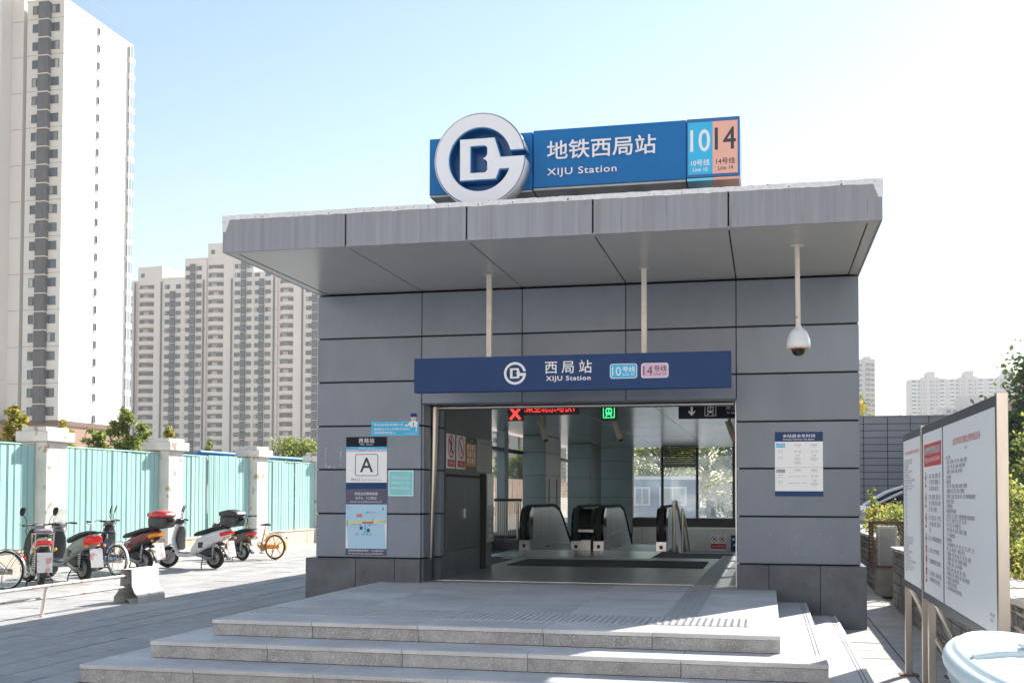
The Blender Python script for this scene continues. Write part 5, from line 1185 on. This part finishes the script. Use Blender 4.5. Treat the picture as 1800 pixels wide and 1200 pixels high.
for o, y in ((na, 10.52), (nb, 9.05), (nb, 6.55)):
    MB().box(BX, y-.032, .0, BX+.055, y+.032, .788, c=.003).build('leg', 'steel_warm', o)
    strut(o, y, .74, 1.66, .34) if 0 else None
    MB().box(BX-.05, y-.08, .0, BX+.11, y+.08, .008).build('foot_plate', 'rust', o)
for o, y in ((na, 10.50), (nb, 9.03), (nb, 6.60)):
    strut(o, y, .76, 1.62, .02); strut(o, y, .50, 1.55, .02) if y < 10 else None
    MB().box(1.52, y-.12, .0, 1.72, y+.03, .01).build('foot_plate', 'rust', o)
L1 = '北京市轨道交通禁止携带物品目录'
body = ['一、枪支子弹类：', '1. 军用枪、公务用枪：手枪、步枪、冲锋枪、机枪等；', '2. 民用枪：气枪、猎枪、运动枪、麻醉注射枪等；', '3. 其他枪支：道具枪、仿真枪、发令枪等；', '4. 弹药及配件。', '二、爆炸物品类：', '1. 弹药：炸弹、手榴弹、照明弹、燃烧弹、信号弹等；', '2. 爆破器材：炸药、雷管、导火索、导爆索等；', '3. 烟火制品：礼花弹、烟花、鞭炮、摔炮、拉炮、砸炮等各类烟花爆竹', '以及发令纸、黑火药。', '4. 其他爆炸物品。', '三、管制器具及其他危险器具：', '1. 管制刀具：匕首、三棱刮刀、带自锁装置的弹簧刀以及其他类似的', '单刃、双刃、三棱尖刀等；菜刀、砍刀、美工刀等；', '锤、斧、锥、铲、锹、镐等其他工具；', '2. 警械：警棍、手铐、催泪器、电击器、防卫器等；', '3. 弩、弓箭等其他器具。', '四、易燃易爆物品：', '1. 压缩气体和液化气体：氢气、甲烷、乙烷、丁烷、天然气、乙烯', '丙烯、乙炔、液化石油气、一氧化碳、氧气等；', '2. 易燃液体：汽油、煤油、柴油、苯、乙醇、丙酮、油漆等；', '3. 易燃固体：红磷、闪光粉、固体酒精、赛璐珞等；', '4. 自燃物品：黄磷、白磷、硝化纤维等；', '五、毒害品：氰化物、砒霜、硒粉、苯酚、生漆等。', '六、腐蚀性物品：盐酸、氢氧化钠、硫酸、硝酸、蓄电池等。', '七、放射性物品：放射性同位素等。', '八、其他影响公共安全的物品。', '九、法律法规规定的其他禁止携带的物品。']
def yx(y, z): return (BX+.003, y, z)
text(L1, nb, 'red_ink', h=.047, w=.98, P=yx(7.34, 1.925), face='-X', align='c', res=2)
text('（2019版）', nb, 'ink', h=.022, P=yx(7.34, 1.885), face='-X', align='c')
z = 1.835
for k, s in enumerate(body):
    text(s, nb, 'ink', size=.0315, P=yx(8.17 - (0 if s[0] in '一二三四五六七八九' else .05), z), face='-X', res=1, spacing=1.25); z -= .0325
text('北京市公安局', nb, 'ink', h=.02, P=yx(6.62, .935), face='-X'); text('2019年5月', nb, 'ink', h=.02, P=yx(6.62, .905), face='-X')
MB().box(BX+.0005, 8.34, 1.815, BX+.0028, 9.20, 1.985).build('heading_band', 'red', nb)
text('禁止携带危险易燃等违禁品进站', nb, 'white_letter', h=.056, w=.80, P=(BX+.0005, 9.17, 1.905), face='-X', fat=.02, res=2); text('Dangerous articles forbidden', nb, 'white_letter', h=.05, w=.76, P=(BX+.0005, 9.15, 1.838), face='-X', res=2)
items = (('一、枪械、子弹类、仿真枪、仿真', '  弹、管制刀具、警械用具、弓', '  弩、砍骨刀具、锤斧刀具。'), ('二、炸药、爆炸装置、雷管、烟花', '  爆竹、手榴弹、发令纸、导爆', '  索、黑药、打火机等。'), ('三、汽油、酒精、煤油、丁烷气瓶', '  油漆、硫酸、硝酸、双氧水等', '  物品。'), ('四、砒霜、农药等剧毒品及放射物。',), ('五、氢气球、大型气球等物品。',), ('六、禽畜猫狗等影响卫生的动物。',), ('七、三轮车电动车、易碎易污物品', '  及其他危害公共安全的物品。'))
zs = (1.72, 1.565, 1.41, 1.255, 1.165, 1.085, .995)
for it, z in zip(items, zs):
    for k, s in enumerate(it): text(s.strip(), nb, 'ink', h=.031, P=yx(8.98 - (.07 if k else 0), z - .046*k), face='-X', res=1) if 0 else text(s.strip(), nb, 'ink', size=.040, P=yx(9.02 - (.07 if k else 0), z - .046*k), face='-X', res=1, spacing=1.15)
    shape(circ(0, 0, .042, 18), [circ(0, 0, .034, 18)], lambda u, v, d: (BX+.003-d, 9.13-u, z+.01+v), .0005, .001, 'ban_ring', 'red_ink', nb)
    shape(circ(0, 0, .018, 8), [], lambda u, v, d: (BX+.003-d, 9.13-u, z+.01+v), .0005, .001, 'pictogram', 'dark_letter', nb); MB().box(BX+.001, 9.10, z-.062, BX+.0028, 9.16, z-.040).build('pictogram_label', 'red_ink', nb)
text('北京市轨道交通乘客行为规范须知', na, 'red_ink', h=.030, w=.92, P=yx(9.99, 1.945), face='-X', align='c', res=2)
z = 1.885; rv = random.Random(9)
for k in range(40):
    s = body[(k*5+1) % len(body)]; short = 12 < k < 27
    text(s[:6] if short else s, na, 'ink', size=.021, P=yx(10.50 - (.06 if short else 0), z), face='-X', res=1, spacing=1.25); z -= .0245

# ================================================================== stone retaining wall
sw = thing('stone_wall', 'low grey rubble stone wall with pale mortar and a flat coping beside the path', 'wall', (1.95, 12, 0))
WX = 1.78
def rubble(o, y0, y1, x, h, x2=None):
    MB().box(x+.03, y0, -.05, (x2 or x+.36), y1, h-.001).build('mortar_core', 'mortar', o)
    rv = random.Random(21); z = .0; stones = []
    while z < h-.04:
        hh = min(rv.uniform(.10, .17), h-z); y = y0 + rv.uniform(0, .05)
        while y < y1-.03:
            wd = min(rv.uniform(.07, .20), y1-y); stones.append((y, z, wd, hh)); y += wd + .0
        z += hh
    stones.sort(key=lambda s: s[0]); ms = []
    for k in range(10):
        m = MB(); n = 7; ring0 = []; ring1 = []; a0 = rv.random()
        for i in range(8):
            a = 2*math.pi*(i+.5)/8; r = rv.uniform(.92, 1.08); c, s_ = math.cos(a), math.sin(a)
            c = math.copysign(min(1, abs(c)*1.35), c)*r; s_ = math.copysign(min(1, abs(s_)*1.35), s_)*r
            ring0.append((.02, c*.47, s_*.47)); ring1.append((-.018+rv.uniform(-.012, .006), c*.40, s_*.40))
        m.ring([ring0, ring1], 0, False, True); ms.append(m.mesh('stone', 'stone'))
    big = MB()
    for k, (y, z, wd, hh) in enumerate(stones):
        if k < 300:
            q = link('stone', rv.choice(ms), o, at((x+.03, y+wd/2, z+hh/2), o)); q.scale = (1, (wd-.016), (hh-.018))
        else: big.box(x+.005+rv.uniform(-.008, .008), y+.008, z+.009, x+.04, y+wd-.008, z+hh-.009, c=.006)
    if big.v: big.build('stone', 'stone', o, kind='stuff')
    n = round((y1-y0)/.9)
    for k in range(n):
        a, b = y0+(y1-y0)*k/n, y0+(y1-y0)*(k+1)/n; dz = rv.uniform(-.006, .006)
        for xa, xb in ((x-.03, x+.17), (x+.175, (x2 or x+.36)+.03)):
            MB().box(xa+rv.uniform(-.01, .01), a+.004, h+dz, xb, b-.004, h+.05+dz, c=.006).build('coping_stone', 'coping', o)
rubble(sw, 3.2, 17.15, WX, .80, 2.15)
sw2 = thing('stone_wall', 'far stretch of the stone wall behind the wire mesh cage at the station corner', 'wall', (1.95, 23, 0))
rubble(sw2, 19.1, 30, 1.72, .86, 2.1)
MB().box(2.16, 3.2, -.05, 13, 26.5, .55).build('planter_soil', 'earth', kind='structure')
MB().box(2.16, 26.52, -.05, 60, 39.9, .35).build('parking_ground', 'asphalt', kind='structure')
# wire mesh cage on a concrete post
cg = thing('mesh_cage', 'rusty wire mesh cage on a stained concrete block at the end of the stone wall', 'cage', (1.9, 18.7, 0))
MB().box(1.70, 18.62, -.02, 2.22, 19.08, .44, c=.012).build('concrete_block', 'concrete_post', cg)
f = MB()
for x in (1.63, 2.12): 
    for y in (18.58, 19.02): MB().box(x-.02, y-.02, .44, x+.02, y+.02, 1.18).build('post', 'rust', cg)
for z in (.46, 1.16):
    for y in (18.58, 19.02): MB().box(1.651, y-.018, z-.018, 2.099, y+.018, z+.018).build('rail', 'rust', cg)
    for x in (1.63, 2.12): MB().box(x-.018, 18.601, z-.018, x+.018, 18.999, z+.018).build('rail', 'rust', cg)
m = MB()
for k in range(-7, 9):
    for s_ in (1, -1):
        P = []
        for t_ in range(0, 2):
            pass
        x0 = 1.65 + .07*k; z0, z1 = .48, 1.14
        xa, xb = (x0, x0+.66) if s_ > 0 else (x0+.66, x0)
        ta = max(0, (1.65-xa)/(xb-xa)) if xb > xa else max(0, (2.10-xa)/(xb-xa)); tb_ = min(1, (2.10-xa)/(xb-xa)) if xb > xa else min(1, (1.65-xa)/(xb-xa))
        if tb_ > ta: m.tube([(xa+(xb-xa)*ta, 18.57, z0+(z1-z0)*ta), (xa+(xb-xa)*tb_, 18.57, z0+(z1-z0)*tb_)], .003, 4)
m.build('wire_mesh', 'wire', cg)
m = MB()
for k in range(11): m.box(1.615, 18.60, .50+.06*k, 1.645, 19.0, .525+.06*k)
m.build('louvre', 'rust', cg, kind='stuff')
bx_ = thing('meter_box', 'peeling white metal box standing inside the wire mesh cage', 'box', (1.9, 18.85, .44))
MB().box(1.72, 18.70, .445, 2.02, 18.95, 1.10, c=.01).build('case', 'plaster', bx_); MB().box(1.75, 18.69, .48, 1.99, 18.699, 1.06).build('door', 'sign_grey', bx_)

# ================================================================== waste container at the bottom right corner
wb = thing('waste_container', 'pale blue lidded waste container in the bottom right corner', 'waste bin', (.97, 4.45, 0))
def sup(cx, cy, a, b, e, z, n=56):
    return [(cx + math.copysign(abs(math.cos(2*math.pi*k/n))**(2/e), math.cos(2*math.pi*k/n))*a, cy + math.copysign(abs(math.sin(2*math.pi*k/n))**(2/e), math.sin(2*math.pi*k/n))*b, z) for k in range(n)]
A, B, cx, cy = .29, .93, .97, 4.43
lv = [(1.02, .925), (1.03, .940), (1.015, .958), (.985, .972), (.93, .984), (.918, .979), (.888, .980), (.875, .990), (.80, 1.0), (.79, .997), (.77, .998), (.4, 1.012), (.05, 1.018)]
MB().ring([sup(cx, cy, A*(s_ if s_ > .9 else s_), B - A*(1-s_)*.95, 2.3, z) for s_, z in lv], 0, True, True).build('lid', 'bin_lid', wb)
hd = MB(); 
hd.path([(.74, 1.0), (.82, 1.014), (.97, 1.024), (1.12, 1.014), (1.20, 1.0)], [.03, .04, .05, .04, .03], [.012, .016, .02, .016, .012], 12, 3, y0=4.43).build('lid_rib', 'bin_lid', wb)
MB().box(.90, 4.40, 1.042, 1.06, 4.46, 1.056, c=.005).build('lid_handle', 'bin_lid', wb)
MB().ring([sup(cx, cy, A*.90, B*.93, 2.3, .924), sup(cx, cy, A*.86, B*.92, 2.4, .85), sup(cx, cy, A*.70, B*.84, 2.6, .12)], 0, True, True).build('body', 'bin_body', wb)
MB().ring([sup(cx, cy, A*.97, B*.975, 2.3, .923), sup(cx, cy, A*.965, B*.97, 2.3, .875)], 0, True, True).build('rim', 'bin_side', wb)
for y in (4.02,): 
    MB().box(.70, y-.04, .70, .76, y+.04, .874, c=.01).build('bracket', 'bin_side', wb); MB().torus((.67, y, .80), .035, .012, 'x', 16, 8).tube([(.67, y, .80), (.72, y, .80)], .02, 10).build('trunnion', 'sign_grey', wb)
for y in (3.7, 5.1):
    for x in (.84, 1.10): MB().lathe([(.02, -.02), (.06, -.02), (.06, .02), (.02, .02)], 14, (x, y, .06), 'x').build('castor', 'black_rubber', wb)

# ================================================================== parked cars behind the planting
def car(name, label, m, x, y, rz, z=.1, suv=1.0):
    t = thing(name, label, 'car', (0, 0, 0), 'cars parked behind the planting')
    H = suv
    st = [(-2.25, .55, .60, .10), (-2.2, .62, .82, .22), (-1.7, .66, .90, .30), (0, .66, .91, .32), (1.5, .62, .90, .30), (2.05, .56, .84, .24), (2.28, .50, .60, .12)]
    MB().path([(a, b) for a, b, *_ in st], [c for _, _, c, _ in st], [d for *_, d in st], 18, 4).build('body', m, t)
    rs_ = [(-1.95, .93), (-1.5, 1.22*H), (-.9, 1.36*H), (.1, 1.38*H), (.75, 1.18*H), (1.35, .93)]
    gl = MB(); V = []
    for yy, sc_ in ((-.82, 0), (-.62, 1), (.62, 1), (.82, 0)):
        for a, b in rs_: V.append((a*(1 - .02*sc_), yy, .90 + (b-.90)*sc_))
    n = len(rs_)
    gl.add(V, [(r*n+i, r*n+i+1, (r+1)*n+i+1, (r+1)*n+i) for r in range(3) for i in range(n-1)], 0, True); gl.build('windows', 'car_glass', t)
    MB().path([(-1.45, 1.255*H), (-.9, 1.385*H), (.1, 1.405*H), (.35, 1.36*H)], [.58, .64, .64, .60], [.02, .025, .025, .02], 12, 4).build('roof', m, t)
    for e in (-1, 1):
        MB().tube([(1.40, e*.80, .92), (.75, e*.66, 1.20*H), (.1, e*.63, 1.395*H), (-.9, e*.63, 1.375*H), (-1.5, e*.66, 1.23*H), (-2.0, e*.80, .90)], .04, 8).build('roof_pillar', m, t)
        MB().tube([(-.35, e*.80, .92), (-.38, e*.64, 1.36*H)], .03, 6).build('door_pillar', 'black_gloss', t)
        MB().path([(.78, .98), (.98, .98)], [.09, .07], [.07, .06], 10, 2.5, y0=e*1.0).build('wing_mirror', 'black_plastic', t)
        MB().path([(2.08, .70), (2.24, .66)], [.18, .12], [.07, .05], 10, 3, y0=e*.60).build('headlight', 'white', t)
        for x_ in (-1.4, 1.42):
            w_ = MB().torus((x_, e*.80, .33), .24, .09, 'y', 22, 8).build('wheel', 'black_rubber', t); MB().lathe([(.2, -.05), (.2, .05), (.05, .08), (.05, -.08)], 16, (x_, e*.80, .33), 'y').build('rim', 'alloy', w_)
    t.location = (x, y, z); t.rotation_euler = (0, 0, R(rz)); return t
car('parked_car', 'white car with a roof rail, the farther one behind the bushes at the station corner', 'car_white', 4.25, 35.2, 177, .36, 1.10)
car('parked_car', 'silver car nearest the bushes at the station corner', 'car_silver', 4.15, 30.6, 174, .40, 1.04)

# ================================================================== plants
def leaves(m, n, gen, size, rv, mi=0, droop=.0):
    for _ in range(n):
        c = Vector(gen()); s_ = size*rv.uniform(.55, 1.25)
        a = Vector((rv.gauss(0, 1), rv.gauss(0, 1), rv.gauss(0, .7))).normalized(); b = a.cross(Vector((rv.gauss(0, 1), rv.gauss(0, 1), rv.gauss(0, 1)))).normalized()
        a *= s_; b *= s_*.62
        m.add([c - a, c + b, c + a, c - b], [(0,1,2,3)], mi)
def tree(name, label, cat, x, y, z0, h, rad, n, leaf, lm, shape_='round', seed=1, trunk=.05, group=None, clumps=46, base=.25):
    rv = random.Random(seed); t = thing(name, label, cat, (x, y, z0), group)
    tm = MB(); lean = rv.uniform(-.05, .05)*h
    tm.tube([(x, y, z0-.05), (x+lean*.3, y, z0+h*.35), (x+lean*.7, y+lean*.3, z0+h*.7), (x+lean, y, z0+h*.97)], [trunk, trunk*.75, trunk*.45, trunk*.1], 7)
    lf = MB(); cl = []
    for k in range(clumps):
        if shape_ == 'cone':
            f = base + (1-base)*(1-(1-(k+.5)/clumps)**.8)*.98; r = rad*((1-f)/(1-base))**.85 + .04*rad; rr = r*rv.uniform(.45, 1); a = rv.uniform(0, 6.28)
            c = Vector((x+lean*f+rr*math.cos(a), y+rr*math.sin(a), z0+h*f+rr*.25)); s_ = rad*.17*(1.4-f) + .03
        elif shape_ == 'bush':
            a, b = rv.uniform(0, 6.28), rv.random()**.5; f = rv.uniform(.12, 1); q = math.sqrt(max(0, 1-(f-.25)**2*1.5))
            c = Vector((x+rad*b*q*math.cos(a), y+rad*b*q*math.sin(a), z0+h*f)); s_ = rad*.26
        else:
            d = Vector((rv.gauss(0, 1), rv.gauss(0, 1), rv.gauss(0, 1))).normalized()*rv.uniform(.55, 1)
            c = Vector((x+lean+d.x*rad, y+d.y*rad, z0+h*(.5+base/2)+d.z*h*(.5-base/2)*.95)); s_ = rad*.27
        cl.append((c, s_))
        f0 = max(.15, min(.9, (c.z-z0)/h*.8)); tm.tube([(x+lean*f0, y, z0+h*f0), tuple((Vector((x+lean*f0, y, z0+h*f0))+c)/2+Vector((0, 0, .05*h*rv.random()))), tuple(c)], [trunk*.35, trunk*.2, trunk*.08], 5)
    per = n//clumps
    for c, s_ in cl:
        leaves(lf, int(per*rv.uniform(.5, 1.5)), lambda: (rv.gauss(c.x, s_*.55), rv.gauss(c.y, s_*.55), rv.gauss(c.z, s_*.42)), leaf, rv)
    tm.build('trunk', 'bark', t); lf.build('crown', lm, t, kind='stuff'); return t
yg = 'young trees behind the fence'
tree('ginkgo_tree', 'yellowing young tree in front of the white tower at the far left', 'tree', -15.9, 21.0, 0, 3.5, .75, 3000, .05, 'leaf_yellow', 'cone', 2, group=yg, base=.45)
tree('ginkgo_tree', 'small green sapling between the first pillar and the white tower corner', 'tree', -15.8, 22.9, 0, 3.3, .55, 2000, .045, 'leaf_yellow', 'cone', 3, group=yg, base=.55)
tree('ginkgo_tree', 'short green young tree left of the tallest young tree behind the fence', 'tree', -16.0, 24.4, 0, 3.15, .8, 3600, .05, 'leaf_mid', 'cone', 4, group=yg, base=.55)
tree('ginkgo_tree', 'tallest green young tree with orange tinged low leaves behind the second fence bay', 'tree', -16.2, 26.0, 0, 3.8, 1.0, 5200, .05, 'leaf_mid', 'cone', 5, group=yg, base=.45)
tree('ginkgo_tree', 'thin young tree peeping over the second pillar of the fence', 'tree', -16.2, 27.9, 0, 3.45, .6, 2400, .05, 'leaf_yellow', 'cone', 6, group=yg, base=.5)
tree('ginkgo_tree', 'little spindly tree right of the second fence pillar', 'tree', -16.9, 31.8, 0, 3.3, .35, 900, .045, 'leaf_mid', 'cone', 7, group=yg, base=.6)
tree('shrub', 'low yellow green shrub showing over the fence beside the tallest young tree', 'shrub', -16.0, 27.0, 0, 2.8, .55, 2000, .05, 'leaf_yellow', 'bush', 8)
tree('shrub', 'broad olive bush above the fence at the station corner', 'shrub', -16.3, 36.6, 0, 3.35, 1.5, 9000, .055, 'leaf_mid', 'bush', 9, clumps=60)
tree('shrub', 'yellow topped bush above the fence touching the station wall', 'shrub', -15.6, 38.0, 0, 3.2, 1.2, 5000, .055, 'leaf_yellow', 'bush', 10, clumps=40)
# trees seen through the station glass
tb_ = 'trees seen through the station windows'
tree('broad_tree', 'full green tree seen through the first back window of the hall', 'tree', -6.2, 68, 0, 8.0, 2.6, 7000, .12, 'leaf_mid', 'round', 12, .16, tb_, 70, .1)
tree('broad_tree', 'green tree behind the louvre of the back window', 'tree', -3.6, 72, 0, 6.2, 2.0, 4500, .12, 'leaf_mid', 'round', 13, .14, tb_, 60, .1)
tree('broad_tree', 'dark green tree seen through the third back window', 'tree', -.3, 66, 0, 7.4, 2.4, 6500, .12, 'leaf_dark', 'round', 14, .16, tb_, 70, .1)
tree('broad_tree', 'green tree at the right end of the back windows', 'tree', 3.4, 64, 0, 8, 2.4, 5000, .12, 'leaf_mid', 'round', 15, .16, tb_, 60, .1)
for k, (x, y) in enumerate(((-19, 52), (-18.5, 60), (-19.5, 70), (-18, 82))):
    tree('broad_tree', ('tree nearest the left windows beyond the rusty fence', 'second tree beyond the rusty fence', 'third tree beyond the rusty fence', 'farthest tree beyond the rusty fence')[k], 'tree', x, y, 0, 3.5+k*.5, 2.0, 4500, .14, 'leaf_mid', 'round', 30+k, .15, 'trees behind the rusty fence', 60, .1)
# right hand planting
tree('broad_tree', 'big dark green tree at the right edge above the notice board', 'tree', 8.85, 34.5, .36, 5.5, 2.4, 36000, .09, 'leaf_dark', 'round', 16, .16, None, 110, .08)
tree('broad_tree', 'lighter green tree low at the right edge behind the notice board', 'tree', 7.3, 29, .36, 3.6, 1.5, 9000, .07, 'leaf_mid', 'round', 17, .1, None, 70, .05)
tree('golden_tree', 'golden yellow tree crown above the grey panelled block', 'tree', 3.2, 50, 0, 5.9, 1.6, 4000, .09, 'leaf_gold', 'round', 18, .12, None, 60, .2)
tree('golden_tree', 'thin yellow treetop right of the golden crown above the grey block', 'tree', 5.6, 51, 0, 5.35, 1.3, 700, .08, 'leaf_gold', 'round', 19, .08, None, 30, .3)
rb = 'bushes in the planter behind the stone wall'
for k, (x, y, h, r, n, lm, lab) in enumerate(((2.95, 9.4, 2.0, .80, 15000, 'leaf_bright', 'nearest leafy bush behind the stone wall at the right edge'), (3.4, 12.4, 1.75, .85, 13000, 'leaf_bright', 'second leafy bush along the stone wall behind the notice board'), (2.9, 14.8, 1.2, .6, 4500, 'leaf_bright', 'third lower bush along the stone wall behind the notice board'), (4.6, 15.5, 2.2, 1.1, 7000, 'leaf_mid', 'taller green bush set back behind the notice board'), (2.9, 19.6, .85, .7, 8000, 'leaf_bright', 'yellow green bush just behind the mesh cage'), (2.6, 21.8, .85, .75, 8000, 'leaf_bright', 'low bush in front of the silver car'), (3.7, 22.6, .9, .9, 8000, 'leaf_bright', 'bush under the mirror of the silver car'), (2.5, 24.4, .72, .6, 6000, 'leaf_yellow', 'yellowish bush against the station wall corner'))):
    tree('leafy_bush', lab, 'bush', x, y, .55, h, r, n, .032, lm, 'bush', 40+k, .015, rb, 55)
tree('weed', 'tall thin weed sticking up in front of the grey panelled block', 'weed', 2.2, 25.0, .55, 1.25, .18, 260, .035, 'leaf_mid', 'cone', 60, .008, None, 16, .3)
rv = random.Random(77); gr = MB()
for _ in range(9000):
    x, y = rv.uniform(2.2, 5.2), rv.uniform(5, 27); h = rv.uniform(.05, .22); a = rv.uniform(0, 6.28); d = (.012*math.cos(a), .012*math.sin(a)); l = (rv.gauss(0, .05), rv.gauss(0, .05))
    gr.add([(x-d[0], y-d[1], .55), (x+d[0], y+d[1], .55), (x+l[0], y+l[1], .55+h)], [(0,1,2)])
g_ = gr.build('undergrowth', 'leaf_yellow', kind='stuff')
dl = MB()
for _ in range(260):
    x, y = rv.gauss(1.72, .10), rv.uniform(13.5, 18.3)
    if x > 1.76 or x < 1.2: continue
    a = rv.uniform(0, 6.28); s_ = rv.uniform(.012, .03); dl.add([(x+s_*math.cos(a+q)*(.5 if q % 3 else 1), y+s_*math.sin(a+q), .004+.01*rv.random()) for q in (0, 1.57, 3.14, 4.71)], [(0,1,2,3)])
dl.build('dead_leaves', 'wall_base', kind='stuff')

# ================================================================== seen through the back windows
hu = thing('guard_hut', 'blue grey hut with white framed windows seen through the back of the hall', 'hut', (-5.5, 59.5, 0))
MB().box(-9.4, 58, 0, -3.55, 61.5, 2.35).build('wall', 'hut_blue', hu); MB().box(-9.5, 57.9, 2.352, -3.45, 61.6, 2.52).build('roof', 'cam_white', hu)
for x0, x1 in ((-6.72, -5.88), (-5.42, -4.02), (-8.6, -7.6)):
    w_ = MB().box(x0, 57.92, 1.0, x1, 57.995, 1.08).box(x0, 57.92, 1.88, x1, 57.995, 1.97).box(x0, 57.92, 1.082, x0+.09, 57.995, 1.878).box(x1-.09, 57.92, 1.082, x1, 57.995, 1.878).box((x0+x1)/2-.03, 57.925, 1.082, (x0+x1)/2+.03, 57.995, 1.878).build('window', 'white', hu)
    MB().box(x0+.09, 57.96, 1.08, x1-.09, 57.99, 1.88).build('pane', 'sign_grey', w_)
for k in range(4): MB().box(-9.41, 57.985, .5+.47*k, -3.54, 57.998, .515+.47*k).build('wall_joint', 'pipe_dark', hu)
cn = thing('canopy_tent', 'pale awning roof beyond the person in the plaid shirt', 'awning', (-1.4, 66, 0))
MB().prism([(-3.2, 1.9), (-2.3, 2.15), (.2, 2.05), (1.6, 1.9), (1.6, 1.8), (-3.2, 1.8)], lambda u, v, d: (u, d, v), 63.5, 65.2).build('roof', 'wall_base', cn)
for x in (-3.0, 1.4): MB().tube([(x, 64.3, 0), (x, 64.3, 1.85)], .04, 8).build('post', 'white', cn)
be = thing('bench', 'pale low bench beside the person in the plaid shirt', 'bench', (-3.5, 61.2, 0))
MB().box(-4.1, 61.0, .42, -2.95, 61.4, .48).build('seat', 'bench', be); MB().box(-4.1, 61.4, .50, -2.95, 61.45, .88).build('backrest', 'bench', be)
for x in (-4.0, -3.05): MB().box(x-.03, 61.02, 0, x+.03, 61.42, .418).build('leg', 'sign_grey', be)
tree('hedge_bush', 'dark clipped hedge behind the person in the plaid shirt', 'hedge', -1.6, 62.9, 0, 1.75, 1.3, 3500, .07, 'leaf_dark', 'bush', 70, .03, None, 60)
# person: one continuous body, hair and clothing as children
def skin_body(name, verts, edges, mats, parent, root=0, sub=2):
    me = bpy.data.meshes.new(name); me.from_pydata([v[:3] for v in verts], edges, []); me.materials.append(K[mats])
    o = bpy.data.objects.new(name, me); COL.objects.link(o)
    sm = o.modifiers.new('s', 'SKIN'); ss = o.modifiers.new('u', 'SUBSURF'); ss.levels = sub; ss.render_levels = sub
    if not me.skin_vertices: 
        me.attributes.new  # layer is made by the modifier
    for i, v in enumerate(verts):
        sv = me.skin_vertices[0].data[i]; sv.radius = v[3] if isinstance(v[3], tuple) else (v[3], v[3]); sv.use_root = (i == root)
    dg = bpy.context.evaluated_depsgraph_get(); nm = bpy.data.meshes.new_from_object(o.evaluated_get(dg)); bpy.data.objects.remove(o)
    for p in nm.polygons: p.use_smooth = True
    return link(name, nm, parent)
pp = thing('person', 'person in a pink plaid shirt standing by the hedge beyond the back window', 'person', (-2.88, 62, 0))
V = [(0, 0, .92, (.15, .11)), (0, 0, 1.12, (.145, .10)), (0, .01, 1.30, (.16, .11)), (0, .01, 1.38, (.07, .06)), (0, -.01, 1.46, (.055, .055)), (0, -.02, 1.53, (.075, .085)), (0, -.02, 1.60, (.065, .075)),
     (.17, .01, 1.33, .06), (.22, .0, 1.10, .045), (.20, -.12, .92, .035), (.18, -.17, .88, .03), (-.17, .01, 1.33, .06), (-.23, .02, 1.10, .045), (-.22, -.06, .88, .035), (-.22, -.08, .80, .03),
     (.09, 0, .86, .095), (.10, 0, .48, .065), (.10, .02, .08, .045), (.11, -.10, .04, .04), (-.09, 0, .86, .095), (-.11, .01, .48, .065), (-.11, .03, .08, .045), (-.12, -.09, .04, .04)]
E_ = [(0,1),(1,2),(2,3),(3,4),(4,5),(5,6),(2,7),(7,8),(8,9),(9,10),(2,11),(11,12),(12,13),(13,14),(0,15),(15,16),(16,17),(17,18),(0,19),(19,20),(20,21),(21,22)]
try:
    skin_body('body', V, E_, 'skin', pp)
    g2 = lambda f: (f*1.0)
    SH = [(0, 0, .88, (.175, .135)), (0, 0, 1.12, (.165, .12)), (0, .01, 1.31, (.18, .125)), (.175, .01, 1.335, .075), (.225, .0, 1.10, .06), (.205, -.10, .95, .05), (-.175, .01, 1.335, .075), (-.235, .02, 1.10, .06), (-.225, -.05, .92, .05)]
    skin_body('shirt', SH, [(0,1),(1,2),(2,3),(3,4),(4,5),(2,6),(6,7),(7,8)], 'plaid', pp)
    skin_body('trousers', [(0, 0, .90, (.16, .12)), (.09, 0, .84, .105), (.10, 0, .48, .078), (.10, .02, .12, .062), (-.09, 0, .84, .105), (-.11, .01, .48, .078), (-.11, .03, .12, .062)], [(0,1),(1,2),(2,3),(0,4),(4,5),(5,6)], 'trousers', pp)
    MB().lathe([(.03, 1.635), (.07, 1.62), (.088, 1.585), (.086, 1.54), (.07, 1.51)], 14, (0, .005, 0)).build('hair', 'hair', pp) if 0 else link('hair', MB().lathe([(.02, 1.665), (.06, 1.655), (.088, 1.61), (.09, 1.56), (.07, 1.50)], 14, (0, .008, 0)).mesh('hair', 'hair'), pp)
except Exception as ex: print('PERSON', ex)

# ================================================================== haze: one closed box of thin air round everything
hz = MB().box(-712, -112, -1.6, 712, 1412, 98).build('haze', 'white', kind='stuff')
hm = bpy.data.materials.new('haze'); hm.use_nodes = True; N = hm.node_tree; N.nodes.clear()
pv = N.nodes.new('ShaderNodeVolumePrincipled'); pv.inputs['Color'].default_value = (.96, .97, 1, 1); pv.inputs['Density'].default_value = .00036; pv.inputs['Anisotropy'].default_value = .25
ou = N.nodes.new('ShaderNodeOutputMaterial'); N.links.new(pv.outputs[0], ou.inputs['Volume']); hz.data.materials.clear(); hz.data.materials.append(hm)
